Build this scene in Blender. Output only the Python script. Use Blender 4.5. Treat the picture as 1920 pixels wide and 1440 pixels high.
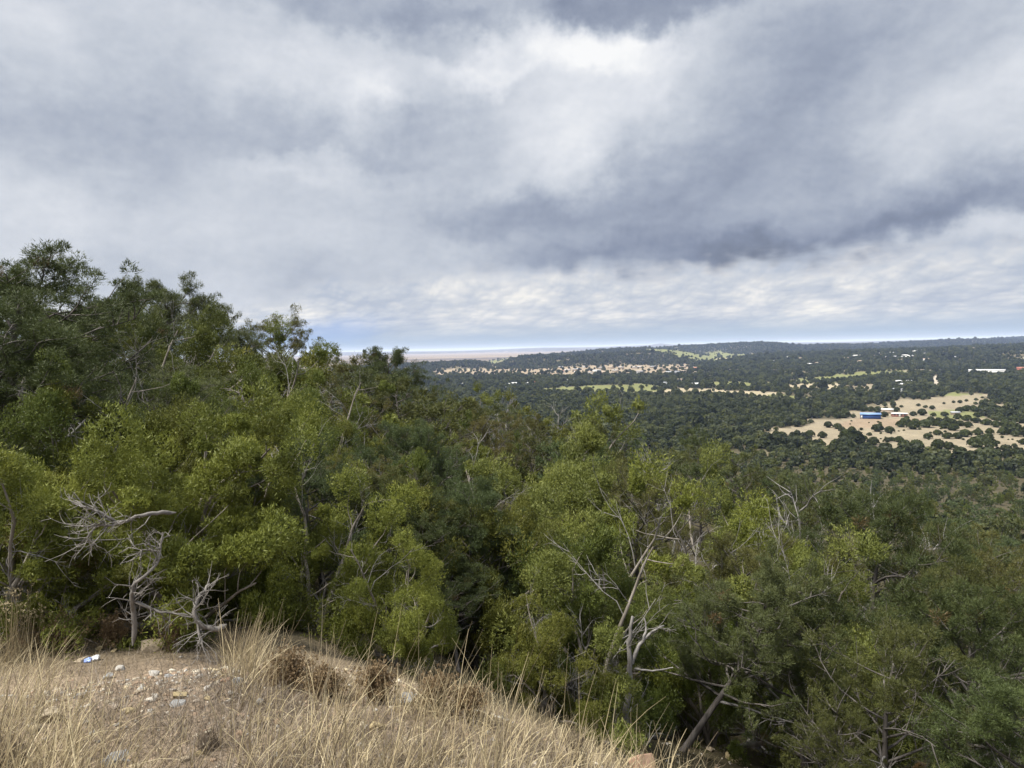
import bpy, bmesh, math, random
import numpy as np
from mathutils import Matrix, Vector

for o in list(bpy.data.objects):
    bpy.data.objects.remove(o)
SC = bpy.context.scene
COL = SC.collection
PI = math.pi

# ------------------------------------------------------------------ camera
F = 1321.0                                   # focal length in photograph pixels (1920 wide)
PITCH, ROLL = math.radians(-2.82), math.radians(1.27)
_r0, _u0 = np.array([1., 0, 0]), np.array([0, -math.sin(PITCH), math.cos(PITCH)])
FWD = np.array([0, math.cos(PITCH), math.sin(PITCH)])
RIGHT = math.cos(ROLL) * _r0 - math.sin(ROLL) * _u0
UP = math.sin(ROLL) * _r0 + math.cos(ROLL) * _u0
cd = bpy.data.cameras.new('camera')
cam = bpy.data.objects.new('camera', cd)
COL.objects.link(cam)
cd.sensor_width = 36
cd.lens = 36 * F / 1920
cd.clip_start, cd.clip_end = 0.05, 120000
M3 = np.stack([RIGHT, UP, -FWD], axis=1)
M4 = Matrix([[*map(float, M3[i]), 0.0] for i in range(3)] + [[0, 0, 0, 1]])
cam.matrix_world = M4
SC.camera = cam


def ray(px, py):
    """direction towards a point of the photograph"""
    d = FWD * F + (px - 960) * RIGHT - (py - 720) * UP
    return d / np.linalg.norm(d)


def azel(px, py):
    d = ray(px, py)
    return math.degrees(math.atan2(d[0], d[1])), math.degrees(math.asin(d[2]))


# ------------------------------------------------------------------ render, light
SC.render.engine = 'CYCLES'
cy = SC.cycles
cy.use_denoising = True
cy.max_bounces = 6
cy.diffuse_bounces = 3
cy.glossy_bounces = 1
cy.transmission_bounces = 2
cy.transparent_max_bounces = 4
cy.volume_bounces = 2
cy.use_fast_gi = False
cy.caustics_reflective = cy.caustics_refractive = False
SC.view_settings.view_transform = 'Standard'
SC.view_settings.look = 'None'
SC.view_settings.gamma = 1
SC.view_settings.use_curve_mapping = False
SC.view_settings.exposure = 1.85

SUN_AZ, SUN_EL = -118.0, 60.0                # compass of the light: left and behind the viewer
sl = bpy.data.lights.new('sun', 'SUN')
sl.energy = 2.3
sl.angle = math.radians(13)
sl.color = (1.0, 0.95, 0.87)
sun = bpy.data.objects.new('sun', sl)
COL.objects.link(sun)
_sd = Vector((math.sin(math.radians(SUN_AZ)) * math.cos(math.radians(SUN_EL)),
              math.cos(math.radians(SUN_AZ)) * math.cos(math.radians(SUN_EL)), math.sin(math.radians(SUN_EL))))
sun.rotation_euler = _sd.to_track_quat('Z', 'Y').to_euler()
sun.location = (-20, -20, 40)

W = bpy.data.worlds.new("World")
SC.world = W
W.use_nodes = True
WN, WL = W.node_tree.nodes, W.node_tree.links
WN.clear()


def NN(nodes, links):
    """small node-building helpers bound to one tree"""
    def nd(t, **kw):
        n = nodes.new(t)
        for k, v in kw.items():
            setattr(n, k, v)
        return n

    def put(sock, v):
        if hasattr(v, 'is_output'):
            links.new(v, sock)
        else:
            sock.default_value = v

    def m(op, a, b=None, c=None, clamp=False):
        n = nd('ShaderNodeMath', operation=op, use_clamp=clamp)
        for i, v in enumerate((a, b, c)):
            if v is not None:
                put(n.inputs[i], v)
        return n.outputs[0]

    def vm(op, a, b=None):
        n = nd('ShaderNodeVectorMath', operation=op)
        put(n.inputs[0], a)
        if b is not None:
            if op == 'SCALE':
                put(n.inputs[3], b)
            else:
                put(n.inputs[1], b)
        return n.outputs[0]

    def comb(x, y, z=0.0):
        n = nd('ShaderNodeCombineXYZ')
        put(n.inputs[0], x), put(n.inputs[1], y), put(n.inputs[2], z)
        return n.outputs[0]

    def noise(vec, scale, detail=6, rough=0.55, lac=2.0, dist=0.0, out=0):
        n = nd('ShaderNodeTexNoise')
        n.noise_dimensions = '3D'
        put(n.inputs['Vector'], vec)
        n.inputs['Scale'].default_value = scale
        n.inputs['Detail'].default_value = detail
        n.inputs['Roughness'].default_value = rough
        n.inputs['Lacunarity'].default_value = lac
        n.inputs['Distortion'].default_value = dist
        return n.outputs[out]

    def ramp(fac, stops, interp='LINEAR'):
        n = nd('ShaderNodeValToRGB')
        e = n.color_ramp.elements
        n.color_ramp.interpolation = interp
        while len(e) < len(stops):
            e.new(0.5)
        for i, (p, c) in enumerate(stops):
            e[i].position = p
            e[i].color = (*c, 1) if len(c) == 3 else c
        put(n.inputs[0], fac)
        return n.outputs[0]

    def mix(fac, a, b, blend='MIX'):
        n = nd('ShaderNodeMix', data_type='RGBA', blend_type=blend)
        put(n.inputs[0], fac), put(n.inputs[6], a), put(n.inputs[7], b)
        return n.outputs[2]

    def mrange(v, a, b, c=0.0, d=1.0, smooth=True):
        n = nd('ShaderNodeMapRange')
        n.interpolation_type = 'SMOOTHSTEP' if smooth else 'LINEAR'
        put(n.inputs[0], v)
        for i, q in enumerate((a, b, c, d)):
            n.inputs[i + 1].default_value = q
        return n.outputs[0]
    return nd, put, m, vm, comb, noise, ramp, mix, mrange


def lin(r, g, b):
    return tuple(((v / 255 + .055) / 1.055) ** 2.4 if v > 10 else v / 255 / 12.92 for v in (r, g, b))


nd, put, m, vm, comb, noise, ramp, mix, mrange = NN(WN, WL)
tc = nd('ShaderNodeTexCoord')
D = vm('NORMALIZE', tc.outputs['Generated'])
sep = nd('ShaderNodeSeparateXYZ')
put(sep.inputs[0], D)
dx, dy, dz = sep.outputs
el = m('MULTIPLY', m('ARCSINE', dz), 180 / PI)
az = m('MULTIPLY', m('ARCTAN2', dx, dy), 180 / PI)
sky = nd('ShaderNodeTexSky', sky_type='NISHITA')
sky.sun_disc = False
sky.sun_elevation = math.radians(SUN_EL)
sky.sun_rotation = math.radians(SUN_AZ)
sky.altitude = 2000
put(sky.inputs['Vector'], vm('NORMALIZE', vm('ADD', D, (0.0, 0.0, 0.55))))
# cloud-deck coordinates: the deck is a plane seen in perspective
dzp = m('ADD', m('MAXIMUM', dz, 0.0), 0.32)
deck = comb(m('DIVIDE', dx, dzp), m('DIVIDE', dy, dzp), 0.0)
wn = noise(deck, 1.6, 7, 0.52, out=1)
wv = vm('SUBTRACT', wn, (0.5, 0.5, 0.5))
wn2 = noise(vm('ADD', D, (3.1, 1.7, 0.3)), 9.0, 6, 0.55, out=1)
wv2 = vm('SUBTRACT', wn2, (0.5, 0.5, 0.5))
ang = comb(az, el, 0.0)
wn3 = noise(vm('ADD', D, (0.7, 5.2, 2.3)), 30.0, 5, 0.6, out=1)
wv3 = vm('SUBTRACT', wn3, (0.5, 0.5, 0.5))
angw = vm('ADD', ang, vm('ADD', vm('MULTIPLY', wv, (9.0, 5.0, 0.0)), vm('ADD', vm('MULTIPLY', wv2, (7.5, 5.4, 0.0)), vm('MULTIPLY', wv3, (3.4, 2.6, 0.0)))))


def billow(vec, scale, detail=3.0, rough=0.55):
    """rounded cauliflower heads"""
    n = nd('ShaderNodeTexVoronoi', feature='F1', voronoi_dimensions='2D')
    put(n.inputs['Vector'], vec)
    n.inputs['Scale'].default_value = scale
    n.inputs['Detail'].default_value = detail
    n.inputs['Roughness'].default_value = rough
    return n.outputs['Distance']


def blob(px, py, rx, ry, rot, amp, e0=0.0, e1=0.8, power='SPHERICAL', vec=None):
    """a soft mass of lighter or darker cloud in one direction of the sky"""
    a, e = azel(px, py)
    mp = nd('ShaderNodeMapping', vector_type='TEXTURE')
    put(mp.inputs['Vector'], angw if vec is None else vec)
    mp.inputs['Location'].default_value = (a, e, 0)
    mp.inputs['Rotation'].default_value = (0, 0, math.radians(rot))
    mp.inputs['Scale'].default_value = (rx * .0425, ry * .0425, 1)
    g = nd('ShaderNodeTexGradient', gradient_type=power)
    put(g.inputs[0], mp.outputs[0])
    return m('MULTIPLY', mrange(g.outputs['Fac'], e0, e1), amp)


BLOBS = [
    (180, 235, 340, 130, -4, -.13), (60, 100, 130, 110, 0, .12), (60, 400, 200, 130, 0, .12), (330, 420, 260, 130, 0, .04),
    (480, 500, 330, 110, 0, -.07), (620, 150, 260, 90, 0, .14), (720, 5, 360, 62, 0, -.18, .02, .6), (850, 70, 200, 70, -10, -.12, .1, .5), (1210, -12, 270, 72, 0, -.36, .02, .6),
    (930, 112, 150, 70, 20, .24, .0, .7), (1110, 85, 150, 60, 0, .22, .0, .7), (1010, 105, 260, 70, 5, .10), (1130, 190, 300, 150, 20, .20), (690, 205, 90, 80, 40, .14),
    (640, 258, 290, 84, -2, -.14, .02, .7), (880, 270, 220, 100, 0, -.07), (600, 320, 190, 36, 0, .10), (945, 402, 220, 70, 0, -.20, .02, .8),
    (820, 370, 170, 66, 25, -.07), (1100, 300, 120, 110, 60, .10), (1400, 175, 440, 180, 28, -.17, .08, .7), (1700, 75, 340, 110, 10, -.09), (1620, 255, 140, 80, 30, -.05),
    (1840, 235, 270, 130, 18, .20), (1640, 415, 560, 92, 13, -.13, .0, .8), (1880, 378, 240, 50, 4, -.09, .0, .8), (1560, 470, 270, 55, 14, -.10),
    (1480, 390, 720, 200, 6, -.20), (1150, 440, 420, 130, 0, -.07), (1260, 490, 460, 84, 0, -.14, .0, .8), (1000, 485, 200, 46, 0, -.10), (1880, 440, 160, 44, 10, .16), (1720, 505, 380, 40, 3, -.12),
]
tone = 0.615
for b_ in BLOBS:
    tone = m('ADD', tone, blob(*b_))
# relief: billows sampled twice, lit from above, and a soft fine grain
n1 = noise(vm('ADD', D, (4.0, 1.0, 7.0)), 4.2, 11, 0.66)
n3 = noise(vm('MULTIPLY', D, (1.0, 1.0, 1.5)), 8.0, 9, 0.62)
n3s = noise(vm('MULTIPLY', vm('ADD', D, (-.004, .0, .007)), (1.0, 1.0, 1.5)), 8.0, 9, 0.62)
det = m('ADD', m('MULTIPLY', m('SUBTRACT', n1, 0.5), 0.52), m('MULTIPLY', m('SUBTRACT', n3, n3s), 0.30))
det = m('ADD', det, m('MULTIPLY', m('SUBTRACT', n3, 0.5), 0.20))
upper = m('ADD', tone, det)
upc = ramp(upper, [(0.0, lin(108, 116, 132)), (0.2, lin(136, 146, 167)), (0.38, lin(164, 173, 190)), (0.58, lin(196, 203, 214)),
                   (0.8, lin(224, 228, 235)), (1.0, lin(250, 251, 252))])
# low far bank of cumulus over the horizon
s_ = m('DIVIDE', 1.0, m('ADD', m('MAXIMUM', m('MULTIPLY', el, PI / 180), 0.0), 0.05))
lw = vm('MULTIPLY', wv2, (0.5, 0.5, 0.0))
low = vm('ADD', comb(m('MULTIPLY', m('MULTIPLY', az, PI / 180), 10.5), m('MULTIPLY', s_, 0.30), 4.0), vm('MULTIPLY', wv2, (0.55, 0.35, 0.0)))
c1 = billow(low, 1.6, 2.5, 0.55)
c1s = billow(vm('ADD', low, (-0.02, -0.05, 0.0)), 1.6, 2.5, 0.55)
cs = noise(vm('ADD', low, (3.0, 9.0, 0.0)), 0.6, 6, 0.6)
cl = m('ADD', m('ADD', 0.70, m('MULTIPLY', m('SUBTRACT', 0.42, c1), 0.45)), m('ADD', m('MULTIPLY', m('SUBTRACT', c1s, c1), 0.6), m('MULTIPLY', m('SUBTRACT', cs, 0.5), 1.9)))
lowc = ramp(cl, [(0.1, lin(186, 195, 210)), (0.42, lin(204, 210, 219)), (0.68, lin(223, 225, 228)), (1.0, lin(250, 248, 242))])
haze_band = mrange(el, 0.6, 2.6, 1.0, 0.0)
lowc = mix(m('MULTIPLY', haze_band, 0.92), lowc, (*lin(170, 187, 206), 1))
# the edge of the dark deck above the bank, ragged
edge = m('ADD', m('ADD', el, mrange(az, -26.0, -8.0, 2.6, 0.0)), m('ADD', m('MULTIPLY', m('SUBTRACT', noise(vm('MULTIPLY', ang, (0.10, 0.35, 0)), 1.2, 7, 0.6), 0.5), 4.2), m('MULTIPLY', m('SUBTRACT', 0.4, c1), 1.4)))
up_amt = mrange(edge, 4.4, 6.6)
clouds = mix(up_amt, lowc, upc)
# clear gap low on the left where the blue sky shows
gap = blob(600, 622, 230, 44, 4, 1.0, .05, .9, vec=vm('ADD', ang, vm('ADD', vm('MULTIPLY', wv2, (7.0, 2.0, 0)), vm('MULTIPLY', wv3, (3.0, 1.0, 0)))))
bg1 = nd('ShaderNodeBackground')
put(bg1.inputs[0], sky.outputs[0])
bg1.inputs[1].default_value = 0.075
bg2 = nd('ShaderNodeBackground')
put(bg2.inputs[0], clouds)
bg2.inputs[1].default_value = 0.275
# an overcast sky is brightest overhead
put(bg2.inputs[1], m('MULTIPLY', bg2.inputs[1].default_value, mrange(el, 28.0, 80.0, 1.0, 2.4)))
ms = nd('ShaderNodeMixShader')
put(ms.inputs[0], m('SUBTRACT', 1.0, m('MULTIPLY', gap, 0.55)))
put(ms.inputs[1], bg1.outputs[0])
put(ms.inputs[2], bg2.outputs[0])
wo = nd('ShaderNodeOutputWorld')
put(wo.inputs[0], ms.outputs[0])
W.cycles.sampling_method = 'MANUAL'
W.cycles.sample_map_resolution = 512

# ------------------------------------------------------------------ helpers


def tag(o, label=None, cat=None, group=None, kind=None):
    for k, v in (('label', label), ('category', cat), ('group', group), ('kind', kind)):
        if v:
            o[k] = v
    return o


def mesh_from(name, V, faces, mat, tint=None, smooth=False):
    """V (n,3); faces: list of int arrays (k,3) / (k,4)"""
    me = bpy.data.meshes.new(name)
    faces = [f for f in faces if len(f)]
    loops = np.concatenate([f.ravel() for f in faces]).astype(np.int32)
    sizes = np.concatenate([np.full(len(f), f.shape[1]) for f in faces])
    starts = np.concatenate([[0], np.cumsum(sizes)[:-1]]).astype(np.int32)
    me.vertices.add(len(V))
    me.vertices.foreach_set('co', np.ascontiguousarray(V, dtype=np.float32).ravel())
    me.loops.add(len(loops))
    me.loops.foreach_set('vertex_index', loops)
    me.polygons.add(len(starts))
    me.polygons.foreach_set('loop_start', starts)
    if smooth:
        me.polygons.foreach_set('use_smooth', np.ones(len(starts), dtype=bool))
    if tint is not None:
        if tint.ndim == 1:
            a = me.attributes.new('tint', 'FLOAT', 'POINT')
            a.data.foreach_set('value', tint.astype(np.float32))
        else:
            a = me.attributes.new('tint', 'FLOAT_COLOR', 'POINT')
            c4 = np.ones((len(V), 4), dtype=np.float32)
            c4[:, :3] = tint
            a.data.foreach_set('color', c4.ravel())
    me.update(calc_edges=True)
    for mt in (mat if isinstance(mat, (list, tuple)) else [mat]):
        me.materials.append(mt)
    return me


def link(name, me, parent=None):
    o = bpy.data.objects.new(name, me)
    COL.objects.link(o)
    if parent is not None:
        o.parent = parent
    return o


def vnoise(P, seed=0):
    """smooth value noise on (n,2) or (n,3) points, range 0..1"""
    P = np.asarray(P, dtype=np.float64)
    i = np.floor(P).astype(np.int64)
    f = P - i
    f = f * f * (3 - 2 * f)
    k = P.shape[1]
    out = np.zeros(len(P))
    pr = (73856093, 19349663, 83492791)
    for c in range(2 ** k):
        w = np.ones(len(P))
        h = np.full(len(P), seed * 7919 + 11, dtype=np.int64)
        for a in range(k):
            b = (c >> a) & 1
            w *= f[:, a] if b else 1 - f[:, a]
            h ^= (i[:, a] + b) * pr[a]
        h = (h ^ (h >> 13)) * 1274126177 & 0x7fffffff
        h = (h ^ (h >> 16)) & 0xffff
        out += w * h / 65535.0
    return out


def fbm(P, seed=0, oct=4, gain=.5):
    P = np.asarray(P, dtype=np.float64)
    s, a, t = 0, 1, 0
    for o in range(oct):
        s = s + a * vnoise(P * 2 ** o + o * 17.3, seed + o)
        t += a
        a *= gain
    return s / t


def unit(v):
    return v / np.maximum(np.linalg.norm(v, axis=-1, keepdims=True), 1e-9)


# ------------------------------------------------------------------ materials


def new_mat(name):
    mt = bpy.data.materials.new(name)
    mt.use_nodes = True
    mt.node_tree.nodes.clear()
    return mt, NN(mt.node_tree.nodes, mt.node_tree.links)


def leaf_mat(name, stops, trans=0.28, per_instance=0.0):
    mt, (nd, put, m, vm, comb, noise, ramp, mix, mrange) = new_mat(name)
    at = nd('ShaderNodeAttribute', attribute_name='tint')
    oi = nd('ShaderNodeObjectInfo')
    fac = at.outputs['Fac']
    if per_instance:
        fac = m('ADD', fac, m('MULTIPLY', m('SUBTRACT', oi.outputs['Random'], 0.5), per_instance))
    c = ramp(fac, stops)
    if not per_instance:
        c = mix(1.0, c, oi.outputs['Color'], 'MULTIPLY')
    p = nd('ShaderNodeBsdfPrincipled')
    put(p.inputs['Base Color'], c)
    p.inputs['Roughness'].default_value = 0.55
    p.inputs['Specular IOR Level'].default_value = 0.25
    t = nd('ShaderNodeBsdfTranslucent')
    put(t.inputs[0], c)
    x = nd('ShaderNodeMixShader')
    x.inputs[0].default_value = trans
    put(x.inputs[1], p.outputs[0]), put(x.inputs[2], t.outputs[0])
    o = nd('ShaderNodeOutputMaterial')
    put(o.inputs[0], x.outputs[0])
    return mt


def bark_mat(name, a, b, scale=14, stretch=(1, 1, .18), bump=.5):
    mt, (nd, put, m, vm, comb, noise, ramp, mix, mrange) = new_mat(name)
    tc = nd('ShaderNodeTexCoord')
    v = vm('MULTIPLY', tc.outputs['Object'], stretch)
    n = noise(v, scale, 7, .65)
    c = ramp(n, [(.3, a), (.7, b)])
    oi = nd('ShaderNodeObjectInfo')
    c = mix(1.0, c, oi.outputs['Color'], 'MULTIPLY')
    p = nd('ShaderNodeBsdfPrincipled')
    put(p.inputs['Base Color'], c)
    p.inputs['Roughness'].default_value = .85
    p.inputs['Specular IOR Level'].default_value = .2
    bp = nd('ShaderNodeBump')
    bp.inputs['Strength'].default_value = bump
    bp.inputs['Distance'].default_value = .02
    put(bp.inputs['Height'], n)
    put(p.inputs['Normal'], bp.outputs[0])
    o = nd('ShaderNodeOutputMaterial')
    put(o.inputs[0], p.outputs[0])
    return mt


def plain_mat(name, col, rough=.7, var=.12, scale=6, spec=.3, objcol=False, bump=0.0):
    mt, (nd, put, m, vm, comb, noise, ramp, mix, mrange) = new_mat(name)
    tc = nd('ShaderNodeTexCoord')
    n = noise(tc.outputs['Object'], scale, 6, .6)
    c = ramp(n, [(.25, tuple(x * (1 - var * 2) for x in col)), (.75, tuple(min(1, x * (1 + var)) for x in col))])
    if objcol:
        oi = nd('ShaderNodeObjectInfo')
        c = mix(1.0, c, oi.outputs['Color'], 'MULTIPLY')
    p = nd('ShaderNodeBsdfPrincipled')
    put(p.inputs['Base Color'], c)
    p.inputs['Roughness'].default_value = rough
    p.inputs['Specular IOR Level'].default_value = spec
    if bump:
        bp = nd('ShaderNodeBump')
        bp.inputs['Strength'].default_value = bump
        bp.inputs['Distance'].default_value = .01
        put(bp.inputs['Height'], noise(tc.outputs['Object'], scale * 3, 8, .7))
        put(p.inputs['Normal'], bp.outputs[0])
    o = nd('ShaderNodeOutputMaterial')
    put(o.inputs[0], p.outputs[0])
    return mt


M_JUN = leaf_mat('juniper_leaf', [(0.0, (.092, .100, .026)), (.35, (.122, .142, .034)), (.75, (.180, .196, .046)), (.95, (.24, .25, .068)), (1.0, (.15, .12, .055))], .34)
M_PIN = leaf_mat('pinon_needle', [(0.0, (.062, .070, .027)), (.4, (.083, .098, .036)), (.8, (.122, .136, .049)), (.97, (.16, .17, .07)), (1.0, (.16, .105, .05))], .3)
M_FOR = leaf_mat('far_foliage', [(0.0, (.025, .032, .012)), (.45, (.044, .055, .018)), (.8, (.068, .079, .025)), (1.0, (.092, .098, .032))], .38, per_instance=1.0)
M_JBARK = bark_mat('juniper_bark', (.10, .085, .07), (.30, .27, .235))
M_PBARK = bark_mat('pinon_bark', (.045, .040, .036), (.15, .135, .125), 10)
M_DEAD = bark_mat('weathered_wood', (.12, .112, .105), (.30, .285, .27), 18)

# ------------------------------------------------------------------ terrain
AZC = np.array([-180, -75, -50, -36, -20, -8, 0, 8, 15, 25, 40, 60, 90, 180.])
RR = np.array([0, 2.5, 3.5, 4.5, 6, 9, 13, 25, 40, 60, 100, 200, 300.])
ZT = np.array([
    [-1.75, -1.75, -1.75, -1.75, -1.75, -1.75, -1.75, -2, -2.5, -4, -8, -20, -35],
    [-1.75, -1.75, -1.75, -1.75, -1.8, -1.9, -1.8, -1.5, -1.5, -2, -4, -15, -30],
    [-1.75, -1.75, -1.75, -1.8, -1.95, -2.2, -2.2, -2.0, -2.5, -4, -8, -22, -38],
    [-1.75, -1.75, -1.75, -1.8, -2.3, -2.7, -2.6, -2.4, -3, -5, -10, -25, -42],
    [-1.75, -1.75, -1.78, -1.9, -2.5, -3.0, -3.1, -3.0, -3.6, -6, -13, -30, -46],
    [-1.75, -1.75, -1.80, -2.1, -2.9, -3.8, -4.2, -4.6, -4.6, -7, -16, -36, -48],
    [-1.75, -1.76, -1.90, -2.45, -3.2, -4.5, -5.7, -6.8, -7.0, -8.6, -17, -38, -49],
    [-1.75, -1.80, -2.2, -2.8, -3.6, -5.2, -6.8, -8.6, -8.6, -11, -21, -41, -49.5],
    [-1.75, -1.90, -2.45, -3.0, -3.9, -5.5, -7.3, -10, -10.5, -12.6, -22, -42, -50],
    [-1.75, -2.05, -2.6, -3.2, -4.1, -5.8, -7.8, -11, -13, -16, -23, -40, -50],
    [-1.75, -2.15, -2.7, -3.3, -4.2, -6.0, -8.2, -12, -15, -19, -27, -42, -50],
    [-1.75, -2.10, -2.7, -3.3, -4.2, -6.0, -8.2, -12.5, -16, -21, -29, -43, -50],
    [-1.75, -1.9, -2.3, -2.8, -3.5, -5, -7, -11, -16, -22, -30, -42, -48],
    [-1.75, -1.75, -1.75, -1.75, -1.75, -1.75, -1.75, -2, -2.5, -4, -8, -20, -35]])
# finer table, smoothed once so that the slopes have no creases
_ga = np.linspace(-180, 180, 361)
_gs = np.linspace(0, np.log1p(300), 160)
_T = np.array([np.interp(_gs, np.log1p(RR), row) for row in ZT])
_T = np.array([np.interp(_ga, AZC, _T[:, j]) for j in range(len(_gs))]).T
for _ in range(6):
    q = np.pad(_T, ((2, 2), (0, 0)), mode='wrap')
    _T = (q[:-4] + q[1:-3] + q[2:-2] + q[3:-1] + q[4:]) / 5
for _ in range(3):
    q = np.pad(_T, ((0, 0), (1, 1)), mode='edge')
    _T = (q[:, :-2] + q[:, 1:-1] * 2 + q[:, 2:]) / 4


# far ridges: skyline points of the photograph, at the distance each ridge stands
def _sil(pts, r):
    a, z = [], []
    for x, y in pts:
        aa, ee = azel(x, y)
        a.append(aa), z.append(r * math.tan(math.radians(ee)))
    return np.array(a), np.array(z)


RIDGES = [
    # points, distance, half-depth towards the viewer, half-depth behind
    ([(640, 694), (780, 684), (830, 681), (890, 679), (912, 684), (926, 693)], 2000, 190, 420),
    ([(922, 694), (938, 686), (955, 678), (975, 671), (1000, 667.5), (1030, 668), (1070, 669), (1110, 667), (1150, 664), (1200, 661), (1255, 662),
      (1290, 669), (1330, 680), (1350, 688)], 2050, 230, 450),
    ([(1010, 668), (1060, 663.5), (1110, 659), (1150, 655.5), (1205, 653.5), (1250, 655), (1290, 660), (1330, 668), (1380, 676)], 2900, 420, 700),
    ([(1200, 656), (1250, 652), (1300, 648.5), (1360, 645), (1415, 643), (1460, 644), (1490, 647.5), (1510, 648.5), (1560, 646.5), (1620, 647.5), (1700, 652)], 3700, 600, 800),
    ([(1560, 651), (1600, 649), (1640, 646), (1690, 643), (1740, 640.5), (1800, 638), (1860, 637.5), (1930, 639), (2100, 640)], 4700, 900, 900),
    ([(1800, 644), (1860, 637), (1890, 634), (1930, 632.5), (2050, 630), (2300, 632)], 6200, 900, 1200),
    ([(1310, 678), (1360, 671), (1420, 667.5), (1500, 664), (1570, 661), (1640, 658), (1760, 655), (1850, 651), (1930, 648), (2150, 645)], 2100, 700, 500),
    ([(600, 660.5), (780, 659), (840, 658.5), (900, 656.8), (960, 654), (1020, 651.6), (1060, 651.8), (1120, 651), (1160, 649.2), (1215, 647), (1238, 643.5), (1262, 646), (1300, 645.5),
      (1345, 645), (1440, 642.5), (1560, 641.8), (1640, 640), (1740, 637), (1790, 638.5), (2000, 634)], 15000, 2200, 4000),
]
_RD = []
for pts, r_, w0, w1 in RIDGES:
    a_, z_ = _sil(pts, r_)
    _RD.append((a_, z_, r_, w0, w1))


def ground_z(x, y):
    x, y = np.atleast_1d(np.asarray(x, float)), np.atleast_1d(np.asarray(y, float))
    r = np.hypot(x, y)
    a = np.degrees(np.arctan2(x, y))
    fa = np.clip((a + 180), 0, 359.999)
    fs = np.clip(np.log1p(np.minimum(r, 300)) / _gs[1], 0, len(_gs) - 1.001)
    ia, is_ = fa.astype(int), fs.astype(int)
    ta, ts = fa - ia, fs - is_
    z = (_T[ia, is_] * (1 - ta) * (1 - ts) + _T[ia + 1, is_] * ta * (1 - ts) + _T[ia, is_ + 1] * (1 - ta) * ts + _T[ia + 1, is_ + 1] * ta * ts)
    P = np.stack([x, y], 1)
    bump = np.clip((r - 2) / 4, 0.15, 1)
    z = z + (vnoise(P / .55, 3) - .5) * .09 + (vnoise(P / .16, 4) - .5) * .025 * np.clip(1 - r / 12, 0, 1) + (fbm(P / 9, 5, 3) - .5) * 1.0 * bump * np.clip((r - 5) / 12, 0, 1)
    floor = -50 + (fbm(P / 420, 9, 3) - .5) * 3.0 - np.clip((r - 6000) / 20000, 0, 1) * 14
    t = np.clip((r - 300) / 320, 0, 1)
    t = t * t * (3 - 2 * t)
    z = z * (1 - t) + floor * t
    for a_, zt, r_, w0, w1 in _RD:
        top = np.interp(a, a_, zt)
        fade = np.clip((a - (a_[0] - 2.5)) / 2.5, 0, 1) * np.clip((a_[-1] + 4 - a) / 4, 0, 1)
        rr = r_ * (1 + .04 * np.sin(a * .55 + r_))
        u = np.where(r < rr, (rr - r) / w0, (r - rr) / w1)
        rough = (fbm(P / 240, int(r_) % 97, 4) - .5)
        prof = np.exp(-(u + rough * .55 * np.clip(u, 0, 1)) ** 2 * 1.3)
        hgt = np.maximum(top - floor, 0) * fade * prof
        z = np.maximum(z, np.where(hgt > .3, floor + hgt, -1e9))
    return z


def spot(px, py, rmax=30000):
    """the ground point that a point of the photograph shows"""
    d = ray(px, py)
    t = np.exp(np.linspace(math.log(1.2), math.log(rmax), 2600))
    z = ground_z(t * d[0], t * d[1])
    hit = np.nonzero(t * d[2] < z)[0]
    i = hit[0] if len(hit) else len(t) - 1
    return np.array([t[i] * d[0], t[i] * d[1], z[i]])


def inside(poly, x, y):
    n, res = len(poly), np.zeros(np.shape(x), bool)
    j = n - 1
    for i in range(n):
        xi, yi, xj, yj = poly[i][0], poly[i][1], poly[j][0], poly[j][1]
        c = ((yi > y) != (yj > y)) & (x < (xj - xi) * (y - yi) / (yj - yi + 1e-12) + xi)
        res ^= c
        j = i
    return res


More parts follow.
